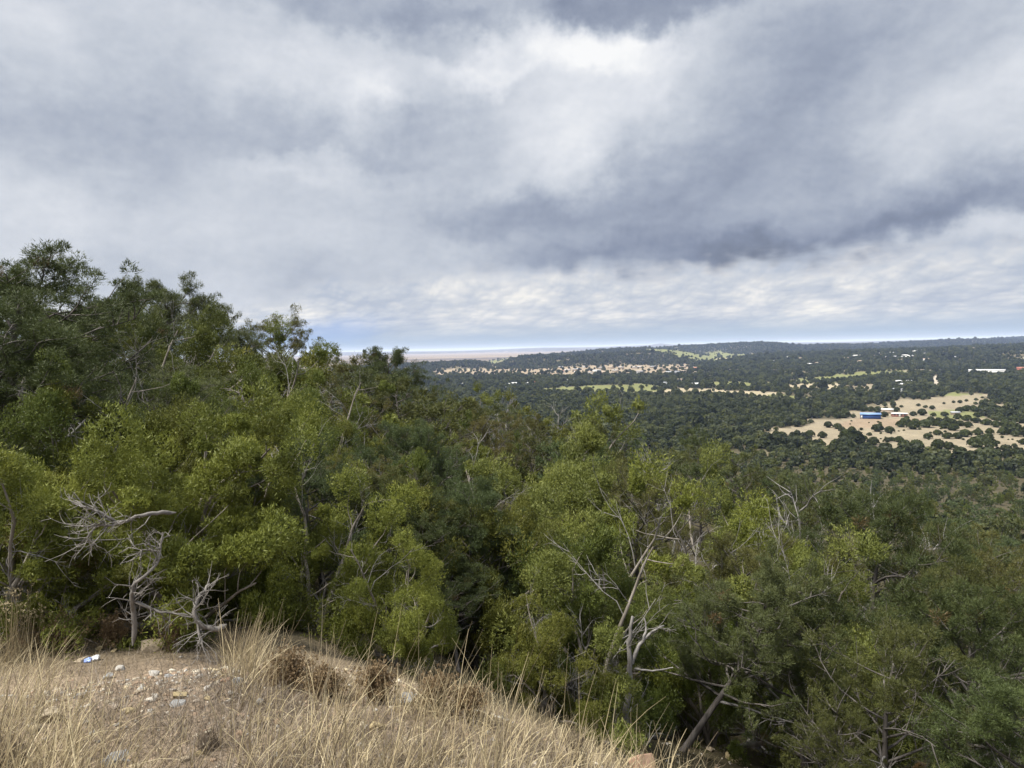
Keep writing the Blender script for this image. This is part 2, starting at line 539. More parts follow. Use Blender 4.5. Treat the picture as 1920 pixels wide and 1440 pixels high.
# land cover and painted-in sunlight in the valley: name, outline (points of the photograph projected on the ground), ground colour, tree density, bushes
TAN, PALE, SUN_GREEN, RED, GREY = (.222, .194, .140), (.30, .265, .185), (.150, .160, .066), (.225, .178, .128), (.20, .178, .14)  # the yellow-green stands in for sunlit ground and woods
COVERS = [
    ('field', [(1425, 806), (1440, 800), (1500, 802), (1520, 792), (1560, 786), (1588, 778), (1600, 765), (1655, 757), (1700, 750), (1770, 741), (1850, 739), (1862, 752),
               (1840, 766), (1830, 778), (1870, 788), (1935, 792), (1935, 858), (1860, 850), (1800, 866), (1745, 852), (1680, 856), (1600, 836), (1540, 838), (1500, 822), (1440, 818)], TAN, .0),
    ('lawn', [(1740, 772), (1790, 768), (1830, 772), (1850, 784), (1800, 788), (1745, 782)], (.15, .16, .07), 0),
    ('road_cut', [(1752, 729), (1747, 720), (1746, 711), (1750, 703), (1762, 703), (1759, 712), (1761, 720), (1767, 729)], (.11, .10, .065), 0),
    ('dirt_yard', [(1600, 786), (1700, 786), (1720, 782), (1700, 776), (1740, 790), (1640, 806), (1560, 800)], RED, 0),
    ('strip', [(1000, 742), (1060, 741.5), (1150, 738), (1210, 735), (1290, 727), (1340, 731), (1400, 733), (1460, 736), (1530, 745), (1545, 752), (1490, 747), (1420, 744), (1340, 741), (1250, 739.5), (1150, 740.5), (1020, 744)], PALE, .04),
    ('sunlit_band', [(1010, 728), (1120, 722), (1190, 719), (1270, 726), (1210, 734), (1130, 737), (1010, 738)], SUN_GREEN, .05),  # bands of sun through cloud gaps, painted as lighter, thinly wooded ground
    ('sunlit_band', [(1390, 745), (1470, 739), (1540, 745), (1560, 752), (1500, 752), (1430, 750)], SUN_GREEN, .05),
    ('sunlit_band', [(1480, 712), (1560, 703), (1640, 696), (1725, 693), (1720, 700), (1640, 708), (1560, 716), (1480, 718)], SUN_GREEN, .05),
    ('sunlit_band', [(1240, 722), (1330, 716), (1420, 716), (1480, 719), (1440, 724), (1340, 725)], SUN_GREEN, .12),
    ('sunlit_band', [(1610, 738), (1720, 736), (1840, 737), (1820, 741), (1720, 741), (1640, 742)], SUN_GREEN, .2),
    ('open', [(1480, 722), (1560, 716), (1600, 722), (1580, 732), (1500, 735), (1470, 730)], PALE, .14),
    ('open', [(1600, 722), (1650, 722), (1648, 732), (1590, 734)], TAN, .14),
    ('town', [(800, 706), (805, 697), (850, 692), (915, 693), (925, 680), (932, 680), (934, 692), (1000, 692), (1060, 688), (1120, 686), (1160, 682), (1240, 684), (1300, 683), (1310, 690), (1290, 699), (1240, 703),
              (1150, 702), (1080, 707), (990, 706), (960, 703), (900, 705)], (.245, .205, .15), .08),
    ('glade', [(864, 690), (880, 691), (885, 695), (868, 695)], PALE, .0),
    ('open', [(1180, 700), (1300, 697), (1420, 693), (1470, 690), (1430, 695), (1330, 699), (1290, 704), (1200, 706)], GREY, .22),
    ('road_cut', [(1270, 710), (1340, 706), (1345, 707.5), (1275, 712)], PALE, 0),
    ('road_cut', [(1300, 719), (1380, 723), (1380, 725), (1300, 722)], PALE, 0),
    ('bare', [(1576, 685), (1612, 684), (1614, 687), (1580, 688)], PALE, 0),
    ('bare', [(1893, 671), (1935, 667), (1935, 677), (1900, 676)], PALE, 0),
    ('bare', [(1700, 693), (1770, 695), (1830, 696), (1890, 696), (1890, 699), (1790, 698), (1705, 697)], GREY, .1),
    ('sunny_slope', [(1205, 655), (1270, 655), (1330, 668), (1400, 672), (1360, 676), (1290, 674), (1240, 664)], SUN_GREEN, .05),  # sun on the ridge flanks, put into their ground colour
    ('sunny_slope', [(1320, 663), (1350, 656), (1375, 664), (1440, 664), (1400, 672), (1340, 672)], SUN_GREEN, .05),
    ('sunny_slope', [(905, 679), (960, 670), (990, 667), (950, 674), (920, 684)], SUN_GREEN, .05),
    ('bare', [(1350, 671.5), (1372, 671), (1374, 673), (1345, 675)], PALE, 0),
]
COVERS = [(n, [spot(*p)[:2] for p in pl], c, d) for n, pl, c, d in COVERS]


def cover(x, y, z=None):
    """ground colour and tree density at world positions"""
    n = len(x)
    z = ground_z(x, y) if z is None else z
    r = np.hypot(x, y)
    P = np.stack([x, y], 1)
    jx = x + (fbm(P / 16, 21, 4) - .5) * np.clip(r * .06, 2, 70)
    jy = y + (fbm(P / 16, 22, 4) - .5) * np.clip(r * .09, 2, 120)
    colr = np.tile(np.array([.070, .062, .038]), (n, 1))
    dens = np.ones(n)
    far = (r > 2350 + 260 * (vnoise(P / 300, 61) - .5)) & (z < -45.5)
    band = fbm(np.stack([x / 2600, y / 700], 1), 31, 4)
    band = np.clip((band - .5) * 2.6 + .5, 0, 1)
    colr[far] = (np.array([.10, .085, .07]) * (1 - band[:, None]) + np.array([.27, .225, .17]) * band[:, None])[far]
    dens[far] = 0
    # scattered openings in the woods
    op = np.where(r < 1100, fbm(P / 26, 41, 3), fbm(P / 75, 42, 3))
    dens = np.where((r > 300) & (op > .66), dens * .3, dens)
    colr = np.where(((r > 300) & ~far & (op > .66))[:, None], np.array([.125, .112, .072]), colr)
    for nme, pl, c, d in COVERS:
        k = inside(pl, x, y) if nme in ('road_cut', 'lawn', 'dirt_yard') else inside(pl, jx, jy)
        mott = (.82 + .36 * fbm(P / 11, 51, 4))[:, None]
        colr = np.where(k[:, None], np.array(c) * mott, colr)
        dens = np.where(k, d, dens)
    return colr, dens


# ground sheet: polar grid, fine in the direction of view
azg = np.radians(np.concatenate([np.arange(-180, -44, 4.0), np.arange(-44, 44, .15), np.arange(44, 180, 4.0)]))
rg = np.concatenate([[.15, .5, .9, 1.3, 1.6, 1.85], np.exp(np.linspace(math.log(2.05), math.log(34000), 400))])
A, R = np.meshgrid(azg, rg)
GX, GY = (R * np.sin(A)).ravel(), (R * np.cos(A)).ravel()
GZ = ground_z(GX, GY)
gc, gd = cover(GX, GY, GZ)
na, nr = len(azg), len(rg)
GV = np.concatenate([np.stack([GX, GY, GZ], 1), [[0, 0, -1.75]]])
ii, jj = np.meshgrid(np.arange(nr - 1), np.arange(na), indexing='ij')
q = np.stack([ii * na + jj, ii * na + (jj + 1) % na, (ii + 1) * na + (jj + 1) % na, (ii + 1) * na + jj], -1).reshape(-1, 4)
cen = np.stack([np.full(na, nr * na), (np.arange(na) + 1) % na, np.arange(na)], 1)
q = q[:, ::-1]
RAD = np.hypot(GX, GY)
near = np.clip(1 - (RAD - 5.6) / 2.2, 0, 1)[:, None]
gc = gc * (1 - near) + np.array([.208, .166, .124]) * near
mt, (nd, put, m, vm, comb, noise, ramp, mix, mrange) = new_mat('ground_soil')
at = nd('ShaderNodeAttribute', attribute_name='tint')
geo = nd('ShaderNodeNewGeometry')
pos = geo.outputs['Position']
n_a = noise(pos, 7.0, 9, .68)
n_b = noise(pos, .35, 6, .6)
n_c = noise(vm('MULTIPLY', pos, (1, 1, 1)), 34.0, 5, .7)
vo = nd('ShaderNodeTexVoronoi')
vo.inputs['Scale'].default_value = 42
put(vo.inputs['Vector'], pos)
c = mix(1.0, at.outputs['Color'], ramp(n_a, [(.28, (.62, .60, .58)), (.72, (1.28, 1.27, 1.25))]), 'MULTIPLY')
c = mix(1.0, c, ramp(n_b, [(.3, (.82, .82, .80)), (.7, (1.18, 1.17, 1.15))]), 'MULTIPLY')
c = mix(1.0, c, ramp(n_c, [(.3, (.8, .8, .8)), (.7, (1.2, 1.2, 1.2))]), 'MULTIPLY')
c = mix(.35, c, mix(1.0, c, ramp(vo.outputs['Color'], [(.1, (.7, .7, .7)), (.9, (1.5, 1.45, 1.4))]), 'MULTIPLY'))
p = nd('ShaderNodeBsdfPrincipled')
put(p.inputs['Base Color'], c)
p.inputs['Roughness'].default_value = .95
p.inputs['Specular IOR Level'].default_value = .1
bp = nd('ShaderNodeBump')
bp.inputs['Strength'].default_value = .8
bp.inputs['Distance'].default_value = .03
put(bp.inputs['Height'], m('ADD', n_a, m('MULTIPLY', vo.outputs['Distance'], -.6)))
put(p.inputs['Normal'], bp.outputs[0])
o_ = nd('ShaderNodeOutputMaterial')
put(o_.inputs[0], p.outputs[0])
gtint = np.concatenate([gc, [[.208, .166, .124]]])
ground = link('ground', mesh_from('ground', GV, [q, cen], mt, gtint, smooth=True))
tag(ground, kind='structure')

# haze: one closed box of thin air round everything
HZ = 0.000075
hm, (nd, put, m, vm, comb, noise, ramp, mix, mrange) = new_mat('haze_air')
pv = nd('ShaderNodeVolumePrincipled')
pv.inputs['Color'].default_value = (.46, .60, 1.0, 1)
pv.inputs['Absorption Color'].default_value = (.6, .6, .6, 1)
pv.inputs['Density'].default_value = HZ
pv.inputs['Anisotropy'].default_value = 0.0
o_ = nd('ShaderNodeOutputMaterial')
put(o_.inputs['Volume'], pv.outputs[0])
zt = float(GZ.max()) + 25
zb = float(GZ.min()) - 1
s = 36000
hv = np.array([[x, y, z] for z in (zb, zt) for y in (-s, s) for x in (-s, s)], float)
hf = np.array([[0, 2, 3, 1], [4, 5, 7, 6], [0, 1, 5, 4], [2, 6, 7, 3], [0, 4, 6, 2], [1, 3, 7, 5]])
haze = link('haze', mesh_from('haze', hv, [hf], hm))
tag(haze, kind='stuff')

# ------------------------------------------------------------------ plants: growing the wood and the leaves


class Wood:
    """tubes along branch lines, collected into one mesh"""

    def __init__(s):
        s.V, s.F, s.n = [], [], 0

    def tube(s, P, Rd, k=5):
        P, Rd = np.asarray(P, float), np.asarray(Rd, float)
        n = len(P)
        T = np.gradient(P, axis=0)
        T = unit(T)
        ref = np.array([.31, .77, .55]) if abs(T[0] @ np.array([.31, .77, .55])) < .8 else np.array([.9, -.3, .3])
        N = unit(np.cross(T, ref))
        B = np.cross(T, N)
        a = np.arange(k) / k * 2 * PI
        ring = (N[:, None] * np.cos(a)[None, :, None] + B[:, None] * np.sin(a)[None, :, None]) * Rd[:, None, None] + P[:, None]
        s.V.append(ring.reshape(-1, 3))
        i, j = np.meshgrid(np.arange(n - 1), np.arange(k), indexing='ij')
        f = np.stack([i * k + j, i * k + (j + 1) % k, (i + 1) * k + (j + 1) % k, (i + 1) * k + j], -1).reshape(-1, 4)
        s.F.append(f + s.n)
        s.n += n * k

    def mesh(s, name, mat):
        if not s.V:
            return None
        return mesh_from(name, np.concatenate(s.V), [np.concatenate(s.F)], mat, smooth=True)


def path(rng, p, d, L, n, wander, trop=0.0):
    """a crooked line from p; trop > 0 bends it upward"""
    P = [np.array(p, float)]
    d = np.array(d, float)
    for _ in range(n):
        d = d + rng.normal(0, wander, 3) + np.array([0, 0, trop])
        d /= np.linalg.norm(d)
        P.append(P[-1] + d * L / n)
    return np.array(P)


def at_t(P, t):
    x = t * (len(P) - 1)
    i = min(int(x), len(P) - 2)
    return P[i] + (P[i + 1] - P[i]) * (x - i), unit(P[i + 1] - P[i])


def deflect(rng, d, lo, hi, up=0.0):
    v = unit(rng.normal(0, 1, 3))
    v = unit(v - d * (v @ d))
    a = math.radians(rng.uniform(lo, hi))
    o = d * math.cos(a) + v * math.sin(a) + np.array([0, 0, up])
    return o / np.linalg.norm(o)


def sprays(rng, B, Dr, L, n_spray, n_leaf, leaf, width, spread=.8, up=.3, mode='scale', T0=None):
    """leaf faces on short sprays round shoots (B base, Dr direction, L length of each shoot)"""
    N = len(B)
    t = rng.uniform(.05, 1, (N, n_spray))
    sb = B[:, None] + Dr[:, None] * (L[:, None] * t)[..., None]
    sd = unit(Dr[:, None] + spread * unit(rng.normal(0, 1, (N, n_spray, 3))) + np.array([0, 0, up]))
    sl = L[:, None] * rng.uniform(.3, .62, (N, n_spray)) * (1.15 - .5 * t)
    sb, sd, sl = sb.reshape(-1, 3), sd.reshape(-1, 3), sl.ravel()
    stint = np.repeat(rng.uniform(-.16, .16, N) if T0 is None else T0, n_spray) + rng.uniform(-.14, .14, N * n_spray)
    dead = np.repeat(rng.random(N) < .012, n_spray)
    M = len(sb)
    u = rng.uniform(0, 1, (M, n_leaf))
    lb = sb[:, None] + sd[:, None] * (sl[:, None] * u)[..., None] + rng.normal(0, 1, (M, n_leaf, 3)) * (.09 * sl[:, None, None])
    ld = unit(sd[:, None] * 1.0 + .75 * unit(rng.normal(0, 1, (M, n_leaf, 3))))
    ln = leaf * rng.uniform(.6, 1.25, (M, n_leaf))
    side = unit(np.cross(ld, unit(rng.normal(0, 1, (M, n_leaf, 3)))))
    lb, ld, ln, side = lb.reshape(-1, 3), ld.reshape(-1, 3), ln.ravel()[:, None], side.reshape(-1, 3)
    tint = np.repeat(.45 + stint, n_leaf) + .18 * (u.ravel() - .5) + rng.uniform(-.1, .1, M * n_leaf)
    tint = np.clip(tint, 0, .94)
    tint[np.repeat(dead, n_leaf)] = 1.0
    K = len(lb)
    if mode == 'scale':
        nrm = np.cross(ld, side)
        a, b = lb, lb + ld * ln
        c1 = lb + ld * ln * .5 + side * ln * width + nrm * ln * .08
        c2 = lb + ld * ln * .5 - side * ln * width + nrm * ln * .08
        V = np.stack([a, c1, b, c2], 1).reshape(-1, 3)
        Fc = np.arange(K * 4).reshape(-1, 4)
        return V, Fc, np.repeat(tint, 4)
    a, b, c = lb - side * ln * width, lb + side * ln * width, lb + ld * ln
    return np.stack([a, b, c], 1).reshape(-1, 3), np.arange(K * 3).reshape(-1, 3), np.repeat(tint, 3)


def lumps(rng, C, R, T0, n, leaf, width, radial=.55):
    """dense rounded plumes of scale leaves: blades laid over the skin of each lump, tips drawn out upward"""
    N = len(C)
    v = unit(rng.normal(0, 1, (N, n, 3)))
    v[..., 2] = np.where((v[..., 2] < -.2) & (rng.random((N, n)) < .7), -v[..., 2], v[..., 2])
    sp = unit(rng.normal(0, 1, (N, 9, 3)) + np.array([0, 0, .7]))
    dots = np.clip(np.einsum('nik,njk->nij', v, sp), 0, 1) ** 13
    rad = R[:, None] * (.68 + .66 * dots.max(2)) * (.55 + .45 * rng.random((N, n)) ** .35)
    pos = C[:, None] + v * rad[..., None] * np.array([1.08, 1.08, .98])
    ld = unit(radial * v + np.array([0, 0, .35]) + .75 * unit(rng.normal(0, 1, (N, n, 3))))
    side = unit(np.cross(ld, v + .35 * rng.normal(0, 1, (N, n, 3))))
    ln = leaf * rng.uniform(.6, 1.3, (N, n, 1))
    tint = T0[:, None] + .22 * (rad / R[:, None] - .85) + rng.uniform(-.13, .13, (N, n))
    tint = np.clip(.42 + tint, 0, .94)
    tint[rng.random(N) < .004] = 1.0
    b0 = pos - ld * ln * .4
    V = np.stack([b0 - side * ln * width, b0 + side * ln * width, b0 + ld * ln], 2).reshape(-1, 3)
    return V, np.arange(N * n * 3).reshape(-1, 3), np.repeat(tint.ravel(), 3)


class Proto:
    def __init__(s, kind, H, Wd, parts):
        s.kind, s.parts = kind, parts                        # parts: [(name, mesh)]
        big = max((me for _, me in parts), key=lambda me: len(me.vertices))
        co = np.empty(len(big.vertices) * 3, np.float32)
        big.vertices.foreach_get('co', co)
        co = co.reshape(-1, 3)
        s.H = float(np.percentile(co[:, 2], 99))             # measured, so that a planted tree gets the asked size
        s.Wd = 2 * float(np.percentile(np.hypot(co[:, 0] - np.median(co[:, 0]), co[:, 1] - np.median(co[:, 1])), 92))


def juniper(seed, H=3.0, Wd=3.2, lod=0, sparse=0.0, bare=.22, olive=0):
    """one-seed juniper: several crooked stems from the base, plumes of scale leaves, pale dead twigs"""
    rng = np.random.default_rng(seed)
    wood, dead = Wood(), Wood()
    B, Dr, L, T0 = [], [], [], []
    ns = [7, 6, 4][lod]
    for k in range(ns):
        a = 2 * PI * (k + rng.uniform(-.3, .3)) / ns
        lean = math.radians(14 + 52 * ((k * .618) % 1) + rng.uniform(-4, 4)) if k else math.radians(5)
        ls = 1 / math.sqrt((math.cos(lean) / H) ** 2 + (math.sin(lean) / (Wd / 2)) ** 2) * rng.uniform(.74, .95)
        d = np.array([math.sin(lean) * math.cos(a), math.sin(lean) * math.sin(a), math.cos(lean)])
        P = path(rng, [rng.normal(0, .05), rng.normal(0, .05), -.15], d, ls, 9, .18, .0)
        r0 = .043 * H / 3 * rng.uniform(.8, 1.25)
        wood.tube(P, np.linspace(r0, r0 * .22, len(P)), [7, 5, 3][lod])
        nb = [9, 8, 6][lod]
        for b in range(nb):
            t = .08 + .92 * (b + rng.random()) / nb
            p, dd = at_t(P, min(t, .99))
            bd = deflect(rng, dd, 30, 78, .12)
            bl = ls * .46 * (1.15 - .6 * t) * rng.uniform(.7, 1.3)
            isdead = rng.random() < bare and t < .9
            Q = path(rng, p, bd, bl * (1.05 if isdead else 1), 6, .22, .02)
            rb = r0 * .36 * (1.1 - .6 * t)
            if isdead and lod < 2:
                dead.tube(Q, np.linspace(rb * .72, rb * .2, len(Q)), 4)
                for _ in range([6, 4][lod]):
                    tq = rng.uniform(.3, 1)
                    pq, dq = at_t(Q, min(tq, .99))
                    T = path(rng, pq, deflect(rng, dq, 20, 60, .1), bl * rng.uniform(.25, .5), 4, .2, .03)
                    dead.tube(T, np.linspace(rb * .38, rb * .12, len(T)), 3)
                    if lod == 0:
                        for _ in range(2):
                            pt, dt = at_t(T, rng.uniform(.3, .95))
                            X = path(rng, pt, deflect(rng, dt, 20, 60), bl * rng.uniform(.1, .22), 3, .2)
                            dead.tube(X, np.linspace(rb * .2, rb * .08, len(X)), 3)
                continue
            if lod < 2:
                wood.tube(Q, np.linspace(rb, rb * .2, len(Q)), 4)
            ncl = [2, 2, 2][lod]
            for c_ in range(ncl):
                if rng.random() < sparse:
                    continue
                tq = 1.0 if c_ == 0 else rng.uniform(.4, .98)
                pq, dq = at_t(Q, min(tq, .995))
                Rc = H * [.074, .074, .074][lod] * rng.uniform(.55, 1.45) * [1, 1.1, 1.35][lod]
                if c_:
                    nd_ = deflect(rng, dq, 30, 80, .25)
                    cc = pq + nd_ * Rc * rng.uniform(.4, 1.1)
                    if lod == 0:
                        wood.tube(np.array([pq, (pq + cc) / 2 + rng.normal(0, .015, 3), cc]), [rb * .3, rb * .2, rb * .12], 3)
                else:
                    cc = pq
                B.append(cc), L.append(Rc), T0.append(rng.normal(0, .15))
    B, L, T0 = np.array(B), np.array(L), np.array(T0)
    par = [(1350, .038, .165), (230, .095, .17), (46, .23, .22)][lod]
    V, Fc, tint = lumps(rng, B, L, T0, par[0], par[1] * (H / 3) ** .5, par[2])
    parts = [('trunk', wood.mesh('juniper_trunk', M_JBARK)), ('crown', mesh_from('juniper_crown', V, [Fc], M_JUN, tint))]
    if dead.V:
        parts.append(('dead_branch', dead.mesh('juniper_dead_branch', M_DEAD)))
    return Proto('juniper_tree', H, Wd, parts)


def pinon(seed, H=4.0, Wd=3.2, lod=0, lean=0.0, sparse=0.0, clear=.18, bare=.1):
    """pinon pine: one trunk, whorls of limbs, rounded crown of needle tufts"""
    rng = np.random.default_rng(seed)
    wood, dead = Wood(), Wood()
    B, L, T0 = [], [], []
    d = np.array([math.sin(lean), 0, math.cos(lean)])
    P = path(rng, [0, 0, -.2], d, H * .9 / max(.75, math.cos(lean)), 10, .07, .05)
    r0 = .085 * H / 4
    wood.tube(P, np.linspace(r0, r0 * .2, len(P)), [8, 6, 4][lod])
    nb = [34, 26, 14][lod]
    for b in range(nb):
        t = clear + (1 - clear) * (b + rng.random()) / nb
        p, dd = at_t(P, min(t, .995))
        h = (t - clear) / (1 - clear)
        bl = Wd / 2 * (math.sqrt(max(.05, 1 - (h * 1.0 - .25) ** 2 * 1.45))) * rng.uniform(.7, 1.15)
        a = b * 2.4 + rng.uniform(-.5, .5)
        up = .12 + .5 * h
        bd = unit(np.array([math.cos(a), math.sin(a), up]))
        Q = path(rng, p, bd, bl, 7, .13, .035)
        rb = r0 * .38 * (1.1 - .6 * h)
        isdead = rng.random() < bare and h < .5
        if lod < 2 or b % 2:
            (dead if isdead else wood).tube(Q, np.linspace(rb, rb * .25, len(Q)), [5, 4, 3][lod])
        n2 = [8, 6, 4][lod]
        for _ in range(n2):
            tq = rng.uniform(.25, 1)
            pq, dq = at_t(Q, min(tq, .99))
            sd = deflect(rng, dq, 25, 65, .15)
            l2 = bl * .36 * rng.uniform(.6, 1.2)
            T = path(rng, pq, sd, l2, 4, .15, .05)
            if lod < 2:
                (dead if isdead else wood).tube(T, np.linspace(rb * .45, rb * .15, len(T)), 3)
            if isdead:
                continue
            for tt in ((1.0, .55) if lod == 0 else (1.0,)):
                if rng.random() < sparse:
                    continue
                pt, dt = at_t(T, min(tt, .995))
                off = unit(rng.normal(0, 1, 3) + np.array([0, 0, .4])) * (.0 if tt == 1.0 else .05)
                B.append(pt + off), L.append(H / 4 * [.135, .19, .25][lod] * rng.uniform(.6, 1.35)), T0.append(rng.normal(0, .12))
    B, L, T0 = np.array(B), np.array(L), np.array(T0)
    par = [(230, .052, .085), (85, .115, .12), (30, .27, .2)][lod]
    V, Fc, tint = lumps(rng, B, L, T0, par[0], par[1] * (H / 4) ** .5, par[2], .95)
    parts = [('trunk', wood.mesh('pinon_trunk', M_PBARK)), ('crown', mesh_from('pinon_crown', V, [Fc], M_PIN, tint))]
    if dead.V:
        parts.append(('dead_branch', dead.mesh('pinon_dead_branch', M_DEAD)))
    return Proto('pinon_tree', H, Wd, parts)


def bare_tree(seed, H=3.5, Wd=3, stems=4):
    """dead grey juniper: only the crooked wood is left"""
    rng = np.random.default_rng(seed)
    w, tw = Wood(), Wood()
    for k in range(stems):
        a = 2 * PI * (k + rng.uniform(-.3, .3)) / stems
        lean = math.radians(rng.uniform(8, 48))
        ls = 1 / math.sqrt((math.cos(lean) / H) ** 2 + (math.sin(lean) / (Wd / 2)) ** 2)
        P = path(rng, [0, 0, -.1], [math.sin(lean) * math.cos(a), math.sin(lean) * math.sin(a), math.cos(lean)], ls, 9, .15, .02)
        r0 = .06 * H / 3.5
        w.tube(P, np.linspace(r0, r0 * .15, len(P)), 6)
        for b in range(9):
            t = rng.uniform(.25, .98)
            p, dd = at_t(P, t)
            Q = path(rng, p, deflect(rng, dd, 20, 60, .1), ls * .42 * (1.2 - .7 * t), 6, .16, .03)
            w.tube(Q, np.linspace(r0 * .35, r0 * .1, len(Q)), 4)
            for _ in range(6):
                pq, dq = at_t(Q, rng.uniform(.25, .98))
                T = path(rng, pq, deflect(rng, dq, 20, 55, .1), ls * rng.uniform(.08, .18), 4, .18, .02)
                tw.tube(T, np.linspace(r0 * .16, r0 * .06, len(T)), 3)
    return Proto('dead_tree', H, Wd, [('trunk', w.mesh('dead_trunk', M_DEAD)), ('fine_branch', tw.mesh('dead_fine_branch', M_DEAD))])


def bush(seed, lod=1):
    """rounded open-country juniper, leafy to the ground"""
    return juniper(seed, 3.2, 4.6, 1 if lod == 1 else 2, bare=.0)


JUN = [[juniper(11, 2.9, 3.4, 0), juniper(12, 3.3, 3.0, 0, bare=.3), juniper(13, 3.0, 3.0, 0, bare=.16), juniper(14, 3.0, 3.4, 0, sparse=.12, bare=.27)],
       [juniper(21 + i, 3.2, 3.2, 1, bare=.12 + .08 * i) for i in range(4)], [juniper(31 + i, 3.2, 3.3, 2) for i in range(3)]]
PIN = [[pinon(41, 4.0, 3.4, 0), pinon(42, 4.2, 3.0, 0, clear=.25), pinon(43, 3.6, 3.4, 0, lean=.62, clear=.36), pinon(44, 3.6, 3.6, 0, sparse=.32, clear=.1, bare=.35)],
       [pinon(51 + i, 4.2, 3.6, 1, clear=.15 + .09 * i, lean=.1 * i) for i in range(4)], [pinon(61 + i, 4.2, 3.6, 2) for i in range(3)]]
DED = [bare_tree(71), bare_tree(72, stems=3), bare_tree(73, 3.2, 4, 5)]


def far_blob(seed, H=4.0, Wd=4.2, n=150):
    """a whole small tree for the far woods: a rounded crown of leaf clumps and a stub of trunk"""
    rng = np.random.default_rng(seed)
    u = unit(rng.normal(0, 1, (n, 3)))
    u[:, 2] = np.abs(u[:, 2]) * 1.0 - .25
    lump = .8 + .35 * vnoise(u * 2.2 + 9, seed)
    c = u * np.array([Wd / 2, Wd / 2, H * .62]) * (lump * rng.uniform(.78, 1.0, n))[:, None] + np.array([0, 0, H * .36])
    t1 = unit(np.cross(u, rng.normal(0, 1, (n, 3))))
    t2 = unit(np.cross(u, t1) + .5 * u)
    sz = rng.uniform(.32, .6, n)[:, None] * H / 4
    V = np.stack([c - t1 * sz, c + t2 * sz * .9 + u * sz * .3, c + t1 * sz, c - t2 * sz * .9], 1).reshape(-1, 3)
    tint = np.repeat(np.clip(rng.uniform(.25, .7, n), 0, 1), 4)
    k = 6
    a = np.arange(k) / k * 2 * PI
    core = []
    for z, rr in ((-.2, .55), (.35, .8), (.75, .45)):
        core.append(np.stack([np.cos(a) * rr * Wd / 2 * .8, np.sin(a) * rr * Wd / 2 * .8, np.full(k, H * max(z, -.05))], 1))
    core = np.concatenate(core)
    i, j = np.meshgrid(np.arange(2), np.arange(k), indexing='ij')
    f = np.stack([i * k + j, i * k + (j + 1) % k, (i + 1) * k + (j + 1) % k, (i + 1) * k + j], -1).reshape(-1, 4) + len(V)
    V2 = np.concatenate([V, core])
    return mesh_from('far_tree', V2, [np.concatenate([np.arange(n * 4).reshape(-1, 4), f])], M_FOR, np.concatenate([tint, np.full(len(core), .3)]))


def bush_proto(seed):
    rng = np.random.default_rng(seed)
    w = Wood()
    for k in range(3):
        a = k * 2.1 + seed
        w.tube(path(rng, [0, 0, -.2], unit(np.array([math.cos(a), math.sin(a), 1.2])), 1.6, 5, .15), np.linspace(.12, .05, 6), 5)
    cr = far_blob(seed, 3.0, 4.6, 420)
    cr.materials[0] = M_JUN
    return Proto('juniper_bush', 3, 4.6, [('trunk', w.mesh('bush_trunk', M_JBARK)), ('crown', cr)])


BSH = [bush_proto(181 + i) for i in range(4)]
FARM = [far_blob(90 + i, 4 + .5 * i, 4.4 - .3 * i) for i in range(3)]
SOURCES = [bpy.data.objects.new('far_tree_source', me) for me in FARM]      # never linked: only read by the node group below


def scatter(name, pts, scale, rot, label, cover_mat=M_FOR):
    """many far trees as one object: points with size and turn, drawn by geometry nodes"""
    me = bpy.data.meshes.new(name)
    me.vertices.add(len(pts))
    me.vertices.foreach_set('co', np.ascontiguousarray(pts, np.float32).ravel())
    for nme, val in (('size', scale), ('turn', rot), ('pick', np.random.default_rng(5).integers(0, 3, len(pts)).astype(float))):
        a = me.attributes.new(nme, 'FLOAT', 'POINT')
        a.data.foreach_set('value', val.astype(np.float32))
    me.materials.append(cover_mat)
    o = link(name, me)
    ng = bpy.data.node_groups.new(name + '_nodes', 'GeometryNodeTree')
    ng.interface.new_socket('Geometry', in_out='INPUT', socket_type='NodeSocketGeometry')
    ng.interface.new_socket('Geometry', in_out='OUTPUT', socket_type='NodeSocketGeometry')
    N, L = ng.nodes, ng.links
    gi, go = N.new('NodeGroupInput'), N.new('NodeGroupOutput')
    join = N.new('GeometryNodeJoinGeometry')

    def attr(nm):
        n = N.new('GeometryNodeInputNamedAttribute')
        n.data_type = 'FLOAT'
        n.inputs['Name'].default_value = nm
        return [s_ for s_ in n.outputs if s_.name == 'Attribute' and s_.enabled][0]
    for k, src in enumerate(SOURCES):
        oi = N.new('GeometryNodeObjectInfo')
        oi.inputs['Object'].default_value = src
        oi.inputs['As Instance'].default_value = False
        ip = N.new('GeometryNodeInstanceOnPoints')
        cmp_ = N.new('FunctionNodeCompare')
        cmp_.data_type = 'FLOAT'
        cmp_.operation = 'EQUAL'
        L.new(attr('pick'), cmp_.inputs[0])
        cmp_.inputs[1].default_value = k
        cmp_.inputs['Epsilon'].default_value = .1
        L.new(cmp_.outputs[0], ip.inputs['Selection'])
        L.new(gi.outputs[0], ip.inputs['Points'])
        L.new(oi.outputs['Geometry'], ip.inputs['Instance'])
        cx = N.new('ShaderNodeCombineXYZ')
        L.new(attr('turn'), cx.inputs[2])
        L.new(cx.outputs[0], ip.inputs['Rotation'])
        L.new(attr('size'), ip.inputs['Scale'])
        L.new(ip.outputs[0], join.inputs[0])
    L.new(join.outputs[0], go.inputs[0])
    md = o.modifiers.new('scatter', 'NODES')
    md.node_group = ng
    tag(o, kind='stuff')
    return o


# ------------------------------------------------------------------ placing single trees
TREES = []            # (x, y, r, spread): to keep the woods from growing through each other
SMALL = {'juniper_tree': 'juniper', 'pinon_tree': 'pinon', 'dead_tree': 'dead tree'}


